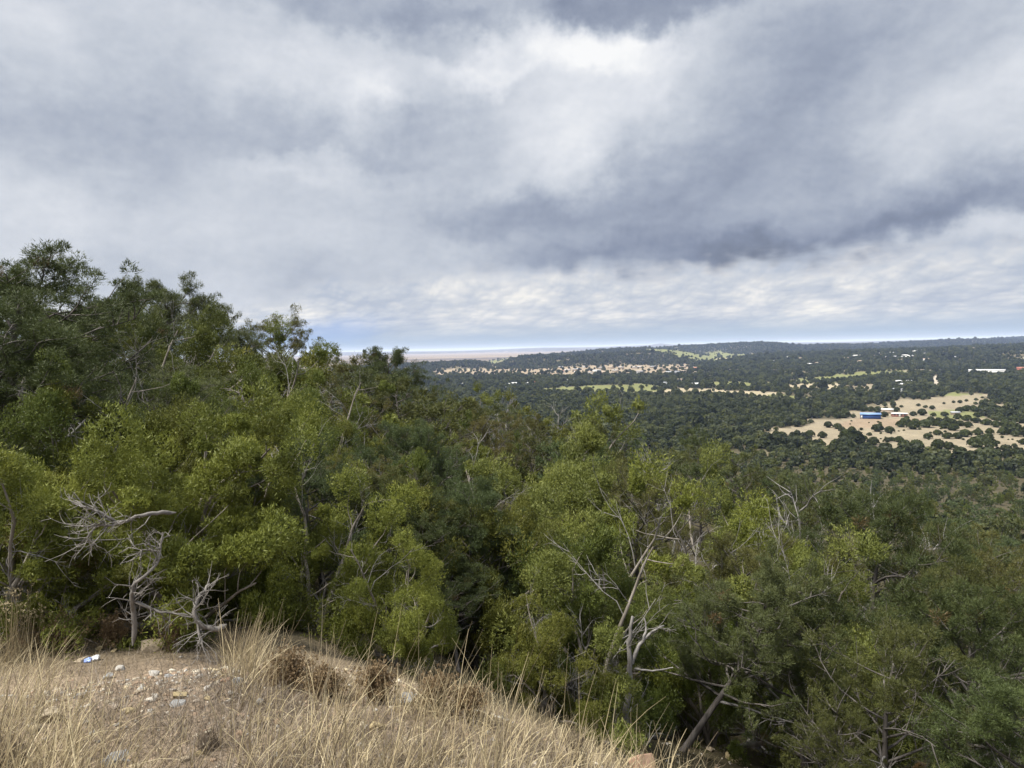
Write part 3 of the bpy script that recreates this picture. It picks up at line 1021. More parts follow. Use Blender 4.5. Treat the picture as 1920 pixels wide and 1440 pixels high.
def plant(proto, xyz, H, Wd, rz, col, label, group=None, cat='tree', name=None):
    t = bpy.data.objects.new(name or proto.kind, None)
    COL.objects.link(t)
    t.location = [float(v) for v in xyz]
    t.rotation_euler = (0, 0, rz)
    k, kz = Wd / proto.Wd, H / proto.H
    t.scale = (k, k, kz)
    t.empty_display_size = .3
    tag(t, label, cat, group)
    for nme, me in proto.parts:
        c = link(nme, me, t)
        if nme == 'crown':
            c.color = (*col, 1)
        elif nme != 'trunk':
            c['kind'] = 'stuff'
    return t


def stand(px, r):
    """ground point at distance r in the direction of column px of the photograph"""
    a = math.radians(azel(px, 700)[0])
    x, y = r * math.sin(a), r * math.cos(a)
    return np.array([x, y, ground_z(x, y)[0]])


DOL, MGR = (.60, .62, .54), (.74, .80, .70)
G1, G2, YEL, OLV, DRK, BLU, GRY, BRN, RUST = ((1, 1, 1), (.85, .95, .85), (1.04, 1.04, .8), (.92, .86, .7), (.72, .78, .72), (.88, 1.0, 1.04), (1.1, 1.08, 1.06), (1.18, 1.0, .85), (1.38, 1.08, .92))
# kind, variant, column, top row, distance, width in photo pixels, turn, colour, label
HAND = [
    ('J', 0, 320, 768, 8.0, 470, .3, YEL, 'big bright yellow-green juniper with pale bare branches behind the gravel at left'),
    ('J', 2, 570, 815, 8.1, 330, 2.1, YEL, 'yellow-green juniper touching the right side of the big front juniper'),
    ('J', 1, 735, 1000, 7.2, 250, 4.0, YEL, 'low yellow-green juniper bush behind the tallest straw grass'),
    ('J', 3, 20, 835, 7.6, 330, 1.2, YEL, 'yellow-green juniper cut by the left picture edge above dry weeds'),
    ('J', 3, 150, 905, 8.6, 330, 5.1, OLV, 'half-bare juniper with a thicket of grey twigs at its foot'),
    ('P', 0, 40, 486, 13.5, 340, .5, DRK, 'tall dark pinon at the left edge, highest tree against the sky'),
    ('P', 1, -60, 560, 10.5, 260, 2.0, DRK, 'dark pinon half outside the left picture edge'),
    ('P', 1, 125, 566, 16.0, 210, 3.7, DRK, 'dark pinon beside the highest tree at left'),
    ('J', 1, 222, 600, 16.0, 120, .8, DOL, 'narrow olive juniper column next to the dark left pinons'),
    ('J', 2, 105, 745, 11.5, 220, 2.6, DOL, 'olive juniper below the dark left pinons'),
    ('J', 1, 220, 720, 13.0, 200, 1.5, DOL, 'shaded olive juniper with a pointed top behind the big front juniper'),
    ('P', 1, 300, 524, 25.0, 150, 1.1, G1, 'open-crowned pinon standing alone above the ridge line'),
    ('P', 3, 245, 560, 27.0, 100, 2.7, G1, 'thin pinon left of the open-crowned ridge pinon'),
    ('J', 0, 330, 575, 20.0, 180, 3.3, DOL, 'olive domed juniper in front of the open-crowned ridge pinon'),
    ('P', 0, 425, 570, 27.0, 120, 4.4, G1, 'dark rounded pinon on the ridge line, second along from the open-crowned one'),
    ('P', 3, 518, 590, 30.0, 120, .2, BRN, 'reddish thinning pinon at the end of the high ridge line'),
    ('P', 2, 380, 655, 15.5, 230, 3.3, GRY, 'grey-green pinon on a long leaning trunk'),
    ('J', 2, 525, 630, 19.0, 220, 5.4, MGR, 'fresh green juniper below the reddish ridge pinon'),
    ('J', 0, 450, 735, 14.0, 210, 2.2, MGR, 'mid green juniper between the leaning pinon and the big front juniper'),
    ('J', 1, 600, 705, 17.0, 160, .9, MGR, 'green juniper on the slope left of the brown-tinged trees'),
    ('P', 1, 622, 652, 40.0, 70, 2.3, GRY, 'small grey pinon on the skyline between the high ridge and the big round pinon'),
    ('P', 3, 668, 665, 34.0, 90, 4.1, BRN, 'reddish half-dry pinon left of the big round pinon'),
    ('P', 0, 752, 655, 33.0, 175, 5.0, DRK, 'big round dark pinon where the ridge drops to the valley'),
    ('P', 3, 665, 745, 22.0, 130, 1.6, RUST, 'brown dying pinon under the big round dark pinon'),
    ('J', 1, 560, 772, 12.6, 190, 3.0, MGR, 'green juniper rising over the right shoulder of the big front juniper'),
    ('J', 2, 690, 800, 15.0, 160, 4.6, OLV, 'olive juniper left of the blue-green pinon'),
    ('P', 3, 650, 860, 11.2, 120, 2.4, RUST, 'small rust-brown dead pinon among the green junipers'),
    ('P', 0, 788, 800, 13.6, 200, 3.9, BLU, 'blue-green bushy pinon in the middle of the slope'),
    ('J', 1, 870, 726, 52.0, 80, .4, G1, 'green juniper behind the big round pinon'),
    ('P', 3, 905, 772, 28.0, 130, 1.0, RUST, 'brown dying pinon with a dry crown amid green trees'),
    ('D', 0, 935, 745, 48.0, 90, 2.0, G1, 'bare grey tree standing at the drop to the valley'),
    ('D', 2, 1030, 762, 44.0, 120, 4.2, G1, 'wide bare grey tree with spreading branches at the drop to the valley'),
    ('J', 0, 985, 742, 56.0, 100, 1.9, OLV, 'olive juniper between the two bare grey trees'),
    ('J', 2, 1100, 752, 45.0, 130, .7, G1, 'green juniper right of the wide bare grey tree'),
    ('J', 3, 1060, 825, 19.5, 190, 3.6, G1, 'juniper full of pale forked branches in the middle of the slope'),
    ('J', 2, 1120, 880, 14.2, 270, 5.5, YEL, 'wide fresh green juniper right of centre'),
    ('J', 1, 955, 870, 12.5, 180, 2.8, G1, 'upright green juniper with a forked pale branch near the centre'),
    ('P', 1, 895, 905, 10.0, 190, 4.9, BLU, 'blue-green pinon with dead grey twigs behind the grass bank'),
    ('J', 1, 1085, 990, 8.8, 270, .1, G1, 'juniper with tall bare silver stems by the grass bank'),
    ('P', 3, 1205, 880, 18.0, 90, 3.1, BRN, 'brownish dry pinon beside the wide fresh green juniper'),
    ('P', 2, 1262, 1045, 11.4, 290, 0, G1, 'pinon with a leaning grey trunk at the foot of the bank'),
    ('J', 2, 1290, 890, 19.5, 150, 1.3, G1, 'green juniper on a dark trunk above the leaning pinon'),
    ('J', 1, 1375, 940, 17.0, 150, 4.0, YEL, 'bright green juniper above the leaning pinon'),
    ('P', 1, 1312, 806, 55.0, 95, 2.5, DRK, 'dark umbrella-crowned pinon overlooking the valley woods'),
    ('P', 0, 1392, 835, 44.0, 120, .9, GRY, 'silvery pinon right of the umbrella-crowned pinon'),
    ('D', 1, 1245, 850, 30.0, 110, 3.4, G1, 'bare silver tree with a thick twisted limb'),
    ('D', 2, 1550, 902, 24.0, 130, .6, G1, 'bare pale tree spreading in front of dark pinons at right'),
    ('P', 0, 1655, 922, 21.0, 250, 5.6, DRK, 'large dark pinon right of the pale bare tree'),
    ('J', 2, 1490, 960, 18.5, 170, 2.9, G1, 'green juniper under the pale bare tree'),
    ('P', 3, 1412, 1005, 14.5, 90, 1.4, BRN, 'brown dry top between the leaning pinon and green junipers'),
    ('P', 0, 1760, 1060, 16.0, 240, .3, OLV, 'olive pinon behind the twiggy front pinon'),
    ('J', 1, 1535, 1010, 14.5, 170, 4.5, G1, 'green juniper right of the leaning pinon'),
    ('P', 3, 1810, 1005, 21.0, 150, 2.2, BRN, 'pinon with yellow-brown tips at right'),
    ('P', 3, 1665, 1165, 10.6, 330, 3.8, OLV, 'twiggy olive pinon in the lower right corner'),
    ('P', 0, 1855, 1095, 13.0, 230, 5.2, DRK, 'dark pinon at the right picture edge behind the twiggy one'),
    ('P', 1, 1905, 1270, 9.6, 230, 1.0, G2, 'pinon cut by the lower right picture edge'),
    ('P', 1, 1515, 1120, 12.0, 190, 3.2, DRK, 'dark pinon between the leaning pinon and the twiggy one'),
    ('P', 3, 1565, 1330, 9.6, 150, .2, OLV, 'small sparse pinon at the foot of the twiggy pinon'),
    ('J', 1, 1010, 1120, 8.3, 170, 2.4, OLV, 'shaded juniper low behind the grass tips'),
    ('P', 2, 850, 1080, 8.4, 190, 2.0, DRK, 'dark pinon thicket low behind the grass bank'),
]
_rngh = np.random.default_rng(77)
for kind, var, px, top, r, wpx, rz, col, lab in HAND:
    p = stand(px, r)
    e = math.tan(math.radians(azel(px, top)[1]))
    H = r * e - p[2]
    Wd = wpx / 1321 * r / math.cos(math.radians(azel(px, top)[0]))
    lod = 0 if r < 34 else 1
    pr = DED[var] if kind == 'D' else (JUN if kind == 'J' else PIN)[lod][var]
    H = max(H, 1.2)
    k = H / pr.H
    Wd = min(max(Wd, pr.Wd * k / 1.1), pr.Wd * k / .75)
    plant(pr, p, H, Wd, rz, col, lab)
    TREES.append((p[0], p[1], r, Wd, H))

# the woods on the hillside: single trees nearest the viewer, by a jittered grid that keeps clear of those above
LIMIT = np.array([(-200, 470), (0, 500), (70, 520), (150, 615), (230, 600), (300, 590), (420, 612), (540, 630), (565, 665), (660, 682), (790, 700), (830, 728), (860, 745), (1000, 762), (1150, 782), (1240, 812), (1300, 822),
                  (1400, 842), (1470, 862), (1600, 866), (2000, 866)], float)
LIMIT2 = np.array([(-100, 640), (0, 640), (300, 690), (560, 770), (700, 850), (900, 910), (1100, 970), (1300, 1060), (1500, 1100), (1900, 1100), (2000, 1100)], float)
rng = np.random.default_rng(2024)
cand = []
for a in np.arange(-33, 4, 4.5):           # low growth right behind the front junipers
    for r_ in (9.6, 11.6):
        aa = math.radians(a + rng.uniform(-2, 2))
        cand.append((r_ * math.sin(aa), r_ * math.cos(aa)))
for r0, r1, sp in ((10.5, 24, 2.6), (24, 60, 3.4), (60, 130, 4.6), (130, 330, 6.2)):
    rr = r0
    while rr < r1:
        for a in np.arange(-46, 47, math.degrees(sp / rr)):
            aa, r_ = math.radians(a + rng.uniform(-.5, .5) * math.degrees(sp / rr)), rr + rng.uniform(-.5, .5) * sp
            cand.append((r_ * math.sin(aa), r_ * math.cos(aa)))
        rr += sp
cand = np.array(cand)
cz = ground_z(cand[:, 0], cand[:, 1])
_, cdens = cover(cand[:, 0], cand[:, 1], cz)
TX = np.array(TREES)
single, mass = [], []
for (x, y), z, dn in zip(cand, cz, cdens):
    r = math.hypot(x, y)
    if rng.random() > dn:
        continue
    dd = np.hypot(TX[:, 0] - x, TX[:, 1] - y)
    if r < 60 and np.any(dd < np.minimum(TX[:, 3] * (.2 if r < 12 else .36), 2.0)):
        continue
    dcam = M3.T @ np.array([x, y, z])
    if dcam[2] > -1:
        continue
    px = 960 + F * dcam[0] / -dcam[2]
    if (r < 13 and 1130 < px < 1480) or (r < 14 and px >= 1480):          # the open dark foot of the bank
        continue
    lim = np.interp(px, LIMIT[:, 0], LIMIT[:, 1]) + rng.uniform(2, 20)
    if r < 20:
        lim = max(lim, np.interp(px, LIMIT2[:, 0], LIMIT2[:, 1]) + rng.uniform(0, 60))
    hmax = r * math.tan(math.radians(azel(px, lim)[1])) - z
    isj = rng.random() < (.28 if px > 1250 and r < 60 else .5)
    H = min(rng.uniform(2.5, 3.7) if isj else rng.uniform(3.0, 4.8), hmax)
    if H < 1.5:
        if H < .9:
            continue
    Wd = min(H * (rng.uniform(.9, 1.2) if isj else rng.uniform(.75, 1.0)), 4.2)
    base_py = 720 - F * dcam[1] / -dcam[2]
    mass.append((H / r, x, y, z, r, H, Wd, isj, px, base_py))
# which of them can be seen: nearest first over a coarse picture grid
mass.sort(key=lambda t: t[4])
grid = np.zeros((96, 128))


def cells(px, top, base, w):
    return (slice(max(0, int(top / 15)), max(0, min(96, int(base / 15) + 1))), slice(max(0, int((px - w / 2) / 15)), max(0, min(128, int((px + w / 2) / 15) + 1))))


occl = sorted([(t[2], 'h', t) for t in TREES] + [(t[4], 'm', t) for t in mass], key=lambda t: t[0])
seen = []
for r, k, t in occl:
    x, y, H, Wd = (t[0], t[1], t[4], t[3]) if k == 'h' else (t[1], t[2], t[5], t[6])
    z = ground_z(x, y)[0]
    dc = M3.T @ np.array([x, y, z])
    dt = M3.T @ np.array([x, y, z + H])
    px, base, top = 960 + F * dc[0] / -dc[2], 720 - F * dc[1] / -dc[2], 720 - F * dt[1] / -dt[2]
    w = Wd / r * F * .75
    if px < -w or px > 1920 + w or top > 1440:
        continue
    c_ = cells(px, top + .1 * (base - top), base - .25 * (base - top), w)
    g = grid[c_]
    free = np.mean(g < .5) if g.size else 0
    if k == 'm' and free > .12:
        seen.append(t)
    grid[c_] += .45
seen.sort(key=lambda t: -t[0])
N_SINGLE = 320
chosen = seen[:N_SINGLE]
ids = {id(t) for t in chosen}
rest = [t for t in mass if id(t) not in ids and t[4] > 95]
ANCH = [(-60, 600, 'left edge pinons'), (40, 560, 'tall dark left pinon'), (300, 570, 'open-crowned ridge pinon'), (320, 880, 'big front juniper'), (380, 720, 'leaning grey-green pinon'), (752, 700, 'big round pinon'),
        (905, 815, 'brown dying pinon'), (935, 775, 'narrow bare grey tree'), (1030, 790, 'wide bare grey tree'), (788, 880, 'blue-green pinon'), (1060, 870, 'juniper with forked pale branches'), (1120, 950, 'wide green central juniper'),
        (1085, 1120, 'juniper with silver stems'), (1312, 840, 'umbrella-crowned pinon'), (1245, 880, 'bare silver tree'), (1370, 1120, 'leaning-trunk pinon'), (1550, 940, 'pale bare tree at right'),
        (1655, 980, 'large dark right pinon'), (1665, 1280, 'twiggy corner pinon'), (1855, 1180, 'dark right-edge pinon'), (1810, 1040, 'yellow-tipped pinon'), (520, 620, 'reddish ridge pinon'), (600, 760, 'slope juniper'),
        (1183, 1270, 'grey snag'), (640, 1000, 'right shoulder of the front juniper'), (20, 950, 'left edge juniper')]
USED = set()


def own_label(isj, col, px, py, H, r):
    hue = ('olive' if col[0] > col[1] * 1.02 else 'fresh green' if col.mean() > .95 else 'dull green') if isj else ('brown-tinged' if col[0] > col[1] * 1.2 else 'grey-green' if col[2] > col[1] else 'dark' if col.mean() < .78 else 'mid green')
    size = 'low' if H < 2.0 else 'tall' if H > 3.9 else 'middling'
    for ax, ay, nm in sorted(ANCH, key=lambda a: math.hypot(a[0] - px, (a[1] - py) * 1.4)):
        dx_, dy_ = px - ax, py - ay
        if math.hypot(dx_, dy_) > 420:
            continue
        side = 'right of' if dx_ > abs(dy_) else 'left of' if -dx_ > abs(dy_) else 'below' if dy_ > 0 else 'above'
        for dist in ('just ' if math.hypot(dx_, dy_) < 130 else '', ):
            l = f"{size} {hue} {'juniper' if isj else 'pinon'} {dist}{side} the {nm}"
            if l not in USED:
                USED.add(l)
                return l
    return None


for t in chosen:
    _, x, y, z, r, H, Wd, isj, px, bp_ = t
    lod = 0 if r < 20 else (1 if r < 75 else 2)
    fam = (JUN if isj else PIN)[lod]
    v = rng.integers(0, len(fam))
    if lod == 0 and not isj and v == 2:
        v = 0
    b = rng.uniform(.66, .92) if isj else rng.uniform(.85, 1.15)
    col = np.array([G1, OLV, YEL, G2][rng.integers(0, 4)] if isj else [G1, DRK, BLU, OLV, BRN][rng.integers(0, 5) if rng.random() < .12 else rng.integers(0, 4)]) * b
    dq_ = M3.T @ np.array([x, y, z + H * .6])
    py = 720 - F * dq_[1] / -dq_[2]
    zone = 'wooded slope nearest the viewer' if r < 30 else ('hillside woods below the ridge' if r < 90 else 'lower hillside woods towards the valley')
    lab = ('green juniper massed with others in the ' if isj else 'dark green pinon massed with others in the ') + zone
    if Wd / r * F > 42:
        lab = own_label(isj, col, px, py, H, r) or lab
    plant(fam[v], (x, y, z), H, Wd, rng.uniform(0, 6.28), col, lab, ('junipers' if isj else 'pinons') + ' of the ' + zone)

# far woods: one tree per point, down the slope, over the valley and up the ridges
fx, fy, fs = [t[1] for t in rest], [t[2] for t in rest], [t[5] / 4.3 for t in rest]
BUSHC = []
for r0, r1, sp, sc in ((300, 700, 4.6, .95), (700, 1300, 6.0, 1.1), (1300, 2400, 8.5, 1.35), (2400, 4200, 11.0, 1.55), (4200, 6600, 17.0, 2.1)):
    rr = r0
    while rr < r1:
        st = math.degrees(sp / rr)
        a = np.arange(-14, 42, st)
        n = len(a)
        aa = np.radians(a + rng.uniform(-.5, .5, n) * st)
        r_ = rr + rng.uniform(-.5, .5, n) * sp
        x, y = r_ * np.sin(aa), r_ * np.cos(aa)
        _, dn = cover(x, y)
        k = rng.random(n) < dn * np.clip(1.9 - 1.5 * fbm(np.stack([x, y], 1) / 38, 71, 3), .62, .98)
        fx += list(x[k]), ; fy += list(y[k]), ; fs += list(sc * (.42 + rng.gamma(4, .14, k.sum()))),
        rr += sp
flat = lambda q_: np.concatenate([np.atleast_1d(np.asarray(v, float)) for v in q_])
fx, fy, fs = flat(fx), flat(fy), flat(fs)
fz = ground_z(fx, fy)
for nme, k in (('hillside_forest', np.hypot(fx, fy) <= 300), ('valley_forest', np.hypot(fx, fy) > 300)):
    scatter(nme, np.stack([fx, fy, fz], 1)[k], fs[k], rng.uniform(0, 6.28, k.sum()), None)
# ------------------------------------------------------------------ open-country junipers on the pale clearing
rng = np.random.default_rng(99)
# column, row of the foot, width in photo pixels
BUSH = [(1518, 818, 20), (1542, 820, 18), (1553, 801, 16), (1570, 803, 16), (1579, 809, 14), (1597, 809, 15), (1578, 830, 17), (1597, 815, 14), (1541, 836, 15),
        (1567, 836, 22), (1588, 822, 26), (1608, 822, 18), (1554, 843, 14), (1582, 839, 22), (1606, 839, 20), (1620, 825, 14), (1638, 834, 22), (1663, 840, 18),
        (1645, 808, 22), (1668, 811, 18), (1690, 800, 20), (1712, 804, 22), (1697, 793, 18), (1716, 793, 14), (1737, 801, 26), (1770, 803, 20), (1788, 806, 18), (1740, 822, 16),
        (1758, 815, 16), (1776, 822, 18), (1795, 822, 16), (1810, 818, 20), (1833, 815, 18), (1856, 813, 14), (1880, 815, 16), (1853, 823, 18), (1905, 818, 16), (1918, 833, 14),
        (1718, 843, 26), (1695, 838, 22), (1685, 828, 18), (1760, 841, 24), (1778, 841, 20), (1800, 850, 22), (1832, 838, 30), (1855, 840, 26), (1838, 828, 18), (1886, 846, 20),
        (1670, 851, 18), (1692, 852, 20), (1714, 850, 24), (1640, 853, 22), (1638, 846, 18), (1728, 862, 20), (1748, 856, 18), (1745, 788, 12), (1750, 780, 10), (1771, 780, 13),
        (1729, 778, 16), (1712, 779, 12), (1800, 772, 14), (1812, 770, 16), (1827, 771, 14), (1843, 772, 16), (1858, 772, 16), (1874, 776, 18), (1890, 770, 18), (1834, 781, 14),
        (1795, 785, 14), (1812, 788, 16), (1830, 792, 16), (1850, 796, 18), (1868, 800, 18), (1886, 802, 20), (1904, 804, 18), (1915, 793, 16), (1900, 790, 18), (1880, 790, 14),
        (1700, 785, 9), (1672, 826, 12), (1630, 816, 10), (1615, 806, 7), (1664, 828, 14), (1722, 832, 12), (1750, 848, 9), (1792, 842, 10), (1902, 838, 9), (1870, 832, 9),
        (1722, 761, 8), (1735, 764, 8), (1748, 767, 10), (1690, 763, 7), (1675, 764, 7), (1788, 755, 6), (1800, 755, 8), (1812, 752, 6), (1830, 750, 7), (1770, 757, 5), (1842, 746, 6),
        (1658, 781, 14), (1646, 773, 16), (1632, 771, 14), (1618, 771, 14), (1590, 781, 12), (1600, 783, 10), (1680, 771, 14), (1660, 771, 12), (1436, 812, 6), (1455, 806, 10),
        (1775, 790, 14), (1760, 792, 14), (1743, 795, 16), (1757, 798, 16), (1728, 797, 14), (1785, 796, 16), (1800, 798, 14), (1815, 800, 16), (1650, 797, 8), (1625, 850, 12), (1600, 848, 16), (1575, 850, 18), (1530, 846, 16), (1510, 842, 14)]
for k in range(60):
    BUSH.append((rng.uniform(1560, 1918), rng.uniform(788, 852), rng.uniform(2.5, 6)))
BG = 'junipers dotted over the pale clearing'
for i, (px, py, w) in enumerate(BUSH):
    p = spot(px, py + 1)
    r = math.hypot(p[0], p[1])
    Wd = w / F * r * .86
    small = w < 9
    zone = 'beside the rose house and blue barn' if 1580 < px < 1735 and py < 784 else 'at the back of the clearing' if py < 770 else 'at the left end of the clearing' if px < 1625 else \
        'on the near edge of the clearing' if py > 845 else 'on the right side of the clearing' if px > 1790 else 'in the middle of the clearing'
    lab = ('small dark juniper bush ' if small else 'rounded dark green juniper ') + zone
    t = plant(BSH[i % 4], p, Wd * rng.uniform(.6, .78), Wd, rng.uniform(0, 6.28), np.array([.55, .62, .5]) * rng.uniform(.35, .6), lab, BG, 'bush', 'juniper_bush')

# ------------------------------------------------------------------ buildings of the valley
M_BLUE = plain_mat('blue_steel', (.02, .058, .20), .4, .08, .6, .4)
M_BLUER = plain_mat('pale_blue_roof', (.16, .26, .46), .35, .06, .6, .5)
M_WHITE = plain_mat('white_paint', (.66, .66, .65), .5, .05, .8)
M_ROSE = plain_mat('rose_stucco', (.30, .14, .11), .8, .1, .5)
M_STUC = plain_mat('tan_stucco', (.34, .275, .21), .85, .1, .5)
M_GREYR = plain_mat('grey_roof', (.36, .37, .39), .5, .1, .5)
M_REDR = plain_mat('red_roof', (.33, .12, .08), .6, .1, .5)
M_GLASS = plain_mat('dark_window', (.02, .025, .03), .15, 0, 1, .6)


def boxes(lst):
    V, Fc, n = [], [], 0
    for x0, x1, y0, y1, z0, z1 in lst:
        V.append(np.array([[x, y, z] for z in (z0, z1) for y in (y0, y1) for x in (x0, x1)], float))
        Fc.append(np.array([[0, 2, 3, 1], [4, 5, 7, 6], [0, 1, 5, 4], [2, 6, 7, 3], [0, 4, 6, 2], [1, 3, 7, 5]]) + n)
        n += 8
    return np.concatenate(V), np.concatenate(Fc)


def gable(L, D_, z0, rise, over=.35, th=.18):
    """pitched roof along x with eaves and thickness"""
    x0, x1, y = -L / 2 - over, L / 2 + over, D_ / 2 + over
    sec = [(-y, z0), (0, z0 + rise), (y, z0), (y, z0 + th), (0, z0 + rise + th), (-y, z0 + th)]
    V = np.array([[x, a, b] for x in (x0, x1) for a, b in sec], float)
    Fc4 = np.array([[i, (i + 1) % 6, 6 + (i + 1) % 6, 6 + i] for i in range(6)])
    caps = np.array([[0, 5, 4, 1], [1, 4, 3, 2], [6, 7, 10, 11], [7, 8, 9, 10]])
    return V, np.concatenate([Fc4, caps])


def house(px, py, L, D_, h, rise, wall, roof, label, rz=0.0, group=None, name='house', cat='house', detail=False, sink=.4):
    p = spot(px, py)
    t = bpy.data.objects.new(name, None)
    COL.objects.link(t)
    t.location = p
    t.rotation_euler = (0, 0, rz - math.atan2(p[0], p[1]))
    tag(t, label, cat, group)
    V, Fc = boxes([(-L / 2, L / 2, -D_ / 2, D_ / 2, -sink, h)])
    g = np.array([[-L / 2, -D_ / 2, h], [-L / 2, D_ / 2, h], [-L / 2, 0, h + rise], [L / 2, -D_ / 2, h], [L / 2, D_ / 2, h], [L / 2, 0, h + rise]])
    link('wall', mesh_from('house_wall', np.concatenate([V, g]), [Fc, np.array([[0, 2, 1], [3, 4, 5]]) + 8], wall), t)
    V, Fc = gable(L, D_, h + .01, rise)
    link('roof', mesh_from('house_roof', V, [Fc], roof), t)
    if detail:
        for x in np.linspace(-L / 2 + 1.6, L / 2 - 1.6, 4):
            V, Fc = boxes([(x - .5, x + .5, -D_ / 2 - .05, -D_ / 2 + .02, 1.0, 2.0)])
            link('window', mesh_from('house_window', V, [Fc], M_GLASS), t)
        V, Fc = boxes([(-.5, .5, -D_ / 2 - .06, -D_ / 2 + .02, 0, 2.05)])
        link('door', mesh_from('house_door', V, [Fc], M_WHITE), t)
    return t


# long blue steel barn with a paler roof and a white corner door
bp_ = spot(1632, 785)
bL = 30 / F * math.hypot(*bp_[:2])
barn = house(1632, 785, bL, 7.5, 2.9, .7, M_BLUE, M_BLUER, 'long bright blue metal barn with pale blue roof on the clearing', .05, None, 'metal_barn', 'barn')
V, Fc = boxes([(-bL / 2 + .15, -bL / 2 + 1.0, -3.83, -3.72, 0, 2.6)])
link('door', mesh_from('barn_door', V, [Fc], M_WHITE), barn)
V, Fc = boxes([(-bL / 2 + .1 + i * .6, -bL / 2 + .16 + i * .6, -3.79, -3.74, -.2, 2.86) for i in range(2, int(bL / .6))])
rb = link('wall_rib', mesh_from('barn_wall_rib', V, [Fc], M_BLUE), barn)
rb['kind'] = 'stuff'
V, Fc = boxes([(-bL / 2 - .4, bL / 2 + .4, -4.22, -4.08, 2.83, 2.96)])
link('gutter', mesh_from('barn_gutter', V, [Fc], M_BLUER), barn)
house(1686, 781, 9, 6, 2.0, .3, M_ROSE, M_WHITE, 'low rose stucco house with a flat white roof right of the blue barn', .1, None, 'stucco_house', 'house', True)
house(1664, 775, 7, 5, 2.6, .4, M_STUC, M_WHITE, 'pale roofed outbuilding half hidden by trees behind the rose house', -.1, None, 'outbuilding', 'outbuilding')
house(1791, 778, 5.0, 3.4, 1.6, .5, M_STUC, M_GREYR, 'small grey shed on the green patch of the clearing', .2, None, 'shed', 'shed')
house(1694, 720, 16, 9, 3.2, .9, M_WHITE, M_WHITE, 'white house in the woods beyond the clearing, upper of three', .1, None, 'house')
house(1687, 725.5, 12, 8, 3.0, .9, M_WHITE, M_WHITE, 'white house in the woods beyond the clearing, middle of three', .4, None, 'house')
house(1682, 735, 9, 6, 2.6, .7, M_WHITE, M_GREYR, 'white house in the woods beyond the clearing, lowest of three', -.2, None, 'house')
house(1850, 700, 42, 12, 4.5, .9, M_WHITE, M_WHITE, 'very long white roofed building in the distant woods at right', 0.0, None, 'warehouse', 'building')
house(1917, 697, 13, 10, 5, 1.2, M_REDR, M_REDR, 'red building at the right picture edge in the distant woods', .1, None, 'house')
house(1286, 716, 22, 10, 3.4, .8, M_STUC, M_STUC, 'large tan roofed house in the middle valley', .1, None, 'house')
house(1307, 724, 13, 9, 3.0, .9, M_WHITE, M_WHITE, 'white house below the large tan house in the middle valley', .5, None, 'house')
house(1241, 722, 12, 8, 3.0, .9, M_WHITE, M_GREYR, 'grey roofed house left of the large tan house', -.3, None, 'house')
house(1266, 700, 16, 9, 3.2, .9, M_WHITE, M_GREYR, 'pale house above the large tan house', .2, None, 'house')
house(1004, 720, 10, 7, 3.0, .9, M_STUC, M_REDR, 'red roofed house among the trees of the left valley', .2, None, 'house')
house(1021, 718.5, 11, 8, 3.0, .9, M_WHITE, M_BLUER, 'blue roofed house beside the red roofed one', .0, None, 'house')
house(1071, 716, 13, 8, 3.0, .9, M_WHITE, M_WHITE, 'white house right of the blue roofed house', .3, None, 'house')
for px, py in ((940, 718), (955, 723), (966, 722), (990, 722), (942, 731), (934, 730.5), (864, 723), (914, 726)):
    house(px, py, rng.uniform(7, 11), 7, 2.8, .8, M_WHITE, [M_WHITE, M_GREYR][rng.integers(0, 2)], 'small pale house among the trees of the left valley', rng.uniform(-.6, .6), 'small pale houses of the left valley')
for k in range(34):
    px = rng.uniform(1040, 1320)
    py = rng.uniform(688, 704)
    house(px, py, rng.uniform(8, 13), rng.uniform(7, 9), 3.0, .9, [M_WHITE, M_STUC, M_STUC][rng.integers(0, 3)], [M_STUC, M_GREYR, M_GREYR, M_REDR, M_STUC][rng.integers(0, 5)], 'tiny pale house of the distant town below the mesa', rng.uniform(-.7, .7), 'houses of the distant town')
for k in range(28):
    px = rng.uniform(1400, 1910)
    py = 690 - (px - 1400) * .03 - rng.uniform(0, 22)
    house(px, py, rng.uniform(8, 14), rng.uniform(7, 10), 3.6, 1.1, [M_WHITE, M_STUC][rng.integers(0, 2)], [M_WHITE, M_STUC, M_GREYR][rng.integers(0, 3)], 'tiny pale house scattered on the distant wooded rise', rng.uniform(-.7, .7), 'houses on the distant wooded rise')

# dirt roads: sheets a little above the ground
M_ROAD = plain_mat('dirt_road_surface', (.34, .30, .24), .95, .1, .05)


def road(pts, w):
    P = np.array([spot(*q_) for q_ in pts])
    P = np.concatenate([P[i] + (P[i + 1] - P[i]) * np.linspace(0, 1, 12, endpoint=False)[:, None] for i in range(len(P) - 1)] + [P[-1:]])
    T = unit(np.gradient(P[:, :2], axis=0))
    Nn = np.stack([-T[:, 1], T[:, 0]], 1)
    rows = []
    for s_ in (-1, -.5, 0, .5, 1):
        xy = P[:, :2] + Nn * w / 2 * s_
        rows.append(np.concatenate([xy, (ground_z(xy[:, 0], xy[:, 1]) + .35)[:, None]], 1))
    V = np.stack(rows, 1).reshape(-1, 3)
    n = len(P)
    i, j = np.meshgrid(np.arange(n - 1), np.arange(4), indexing='ij')
    f = np.stack([i * 5 + j, (i + 1) * 5 + j, (i + 1) * 5 + j + 1, i * 5 + j + 1], -1).reshape(-1, 4)
    tag(link('dirt_road', mesh_from('dirt_road', V, [f[:, ::-1]], M_ROAD, smooth=True)), kind='structure')


road([(1760, 723), (1754, 718), (1752, 712), (1757, 705)], 13)
road([(832, 722), (828, 715), (824, 709)], 7)

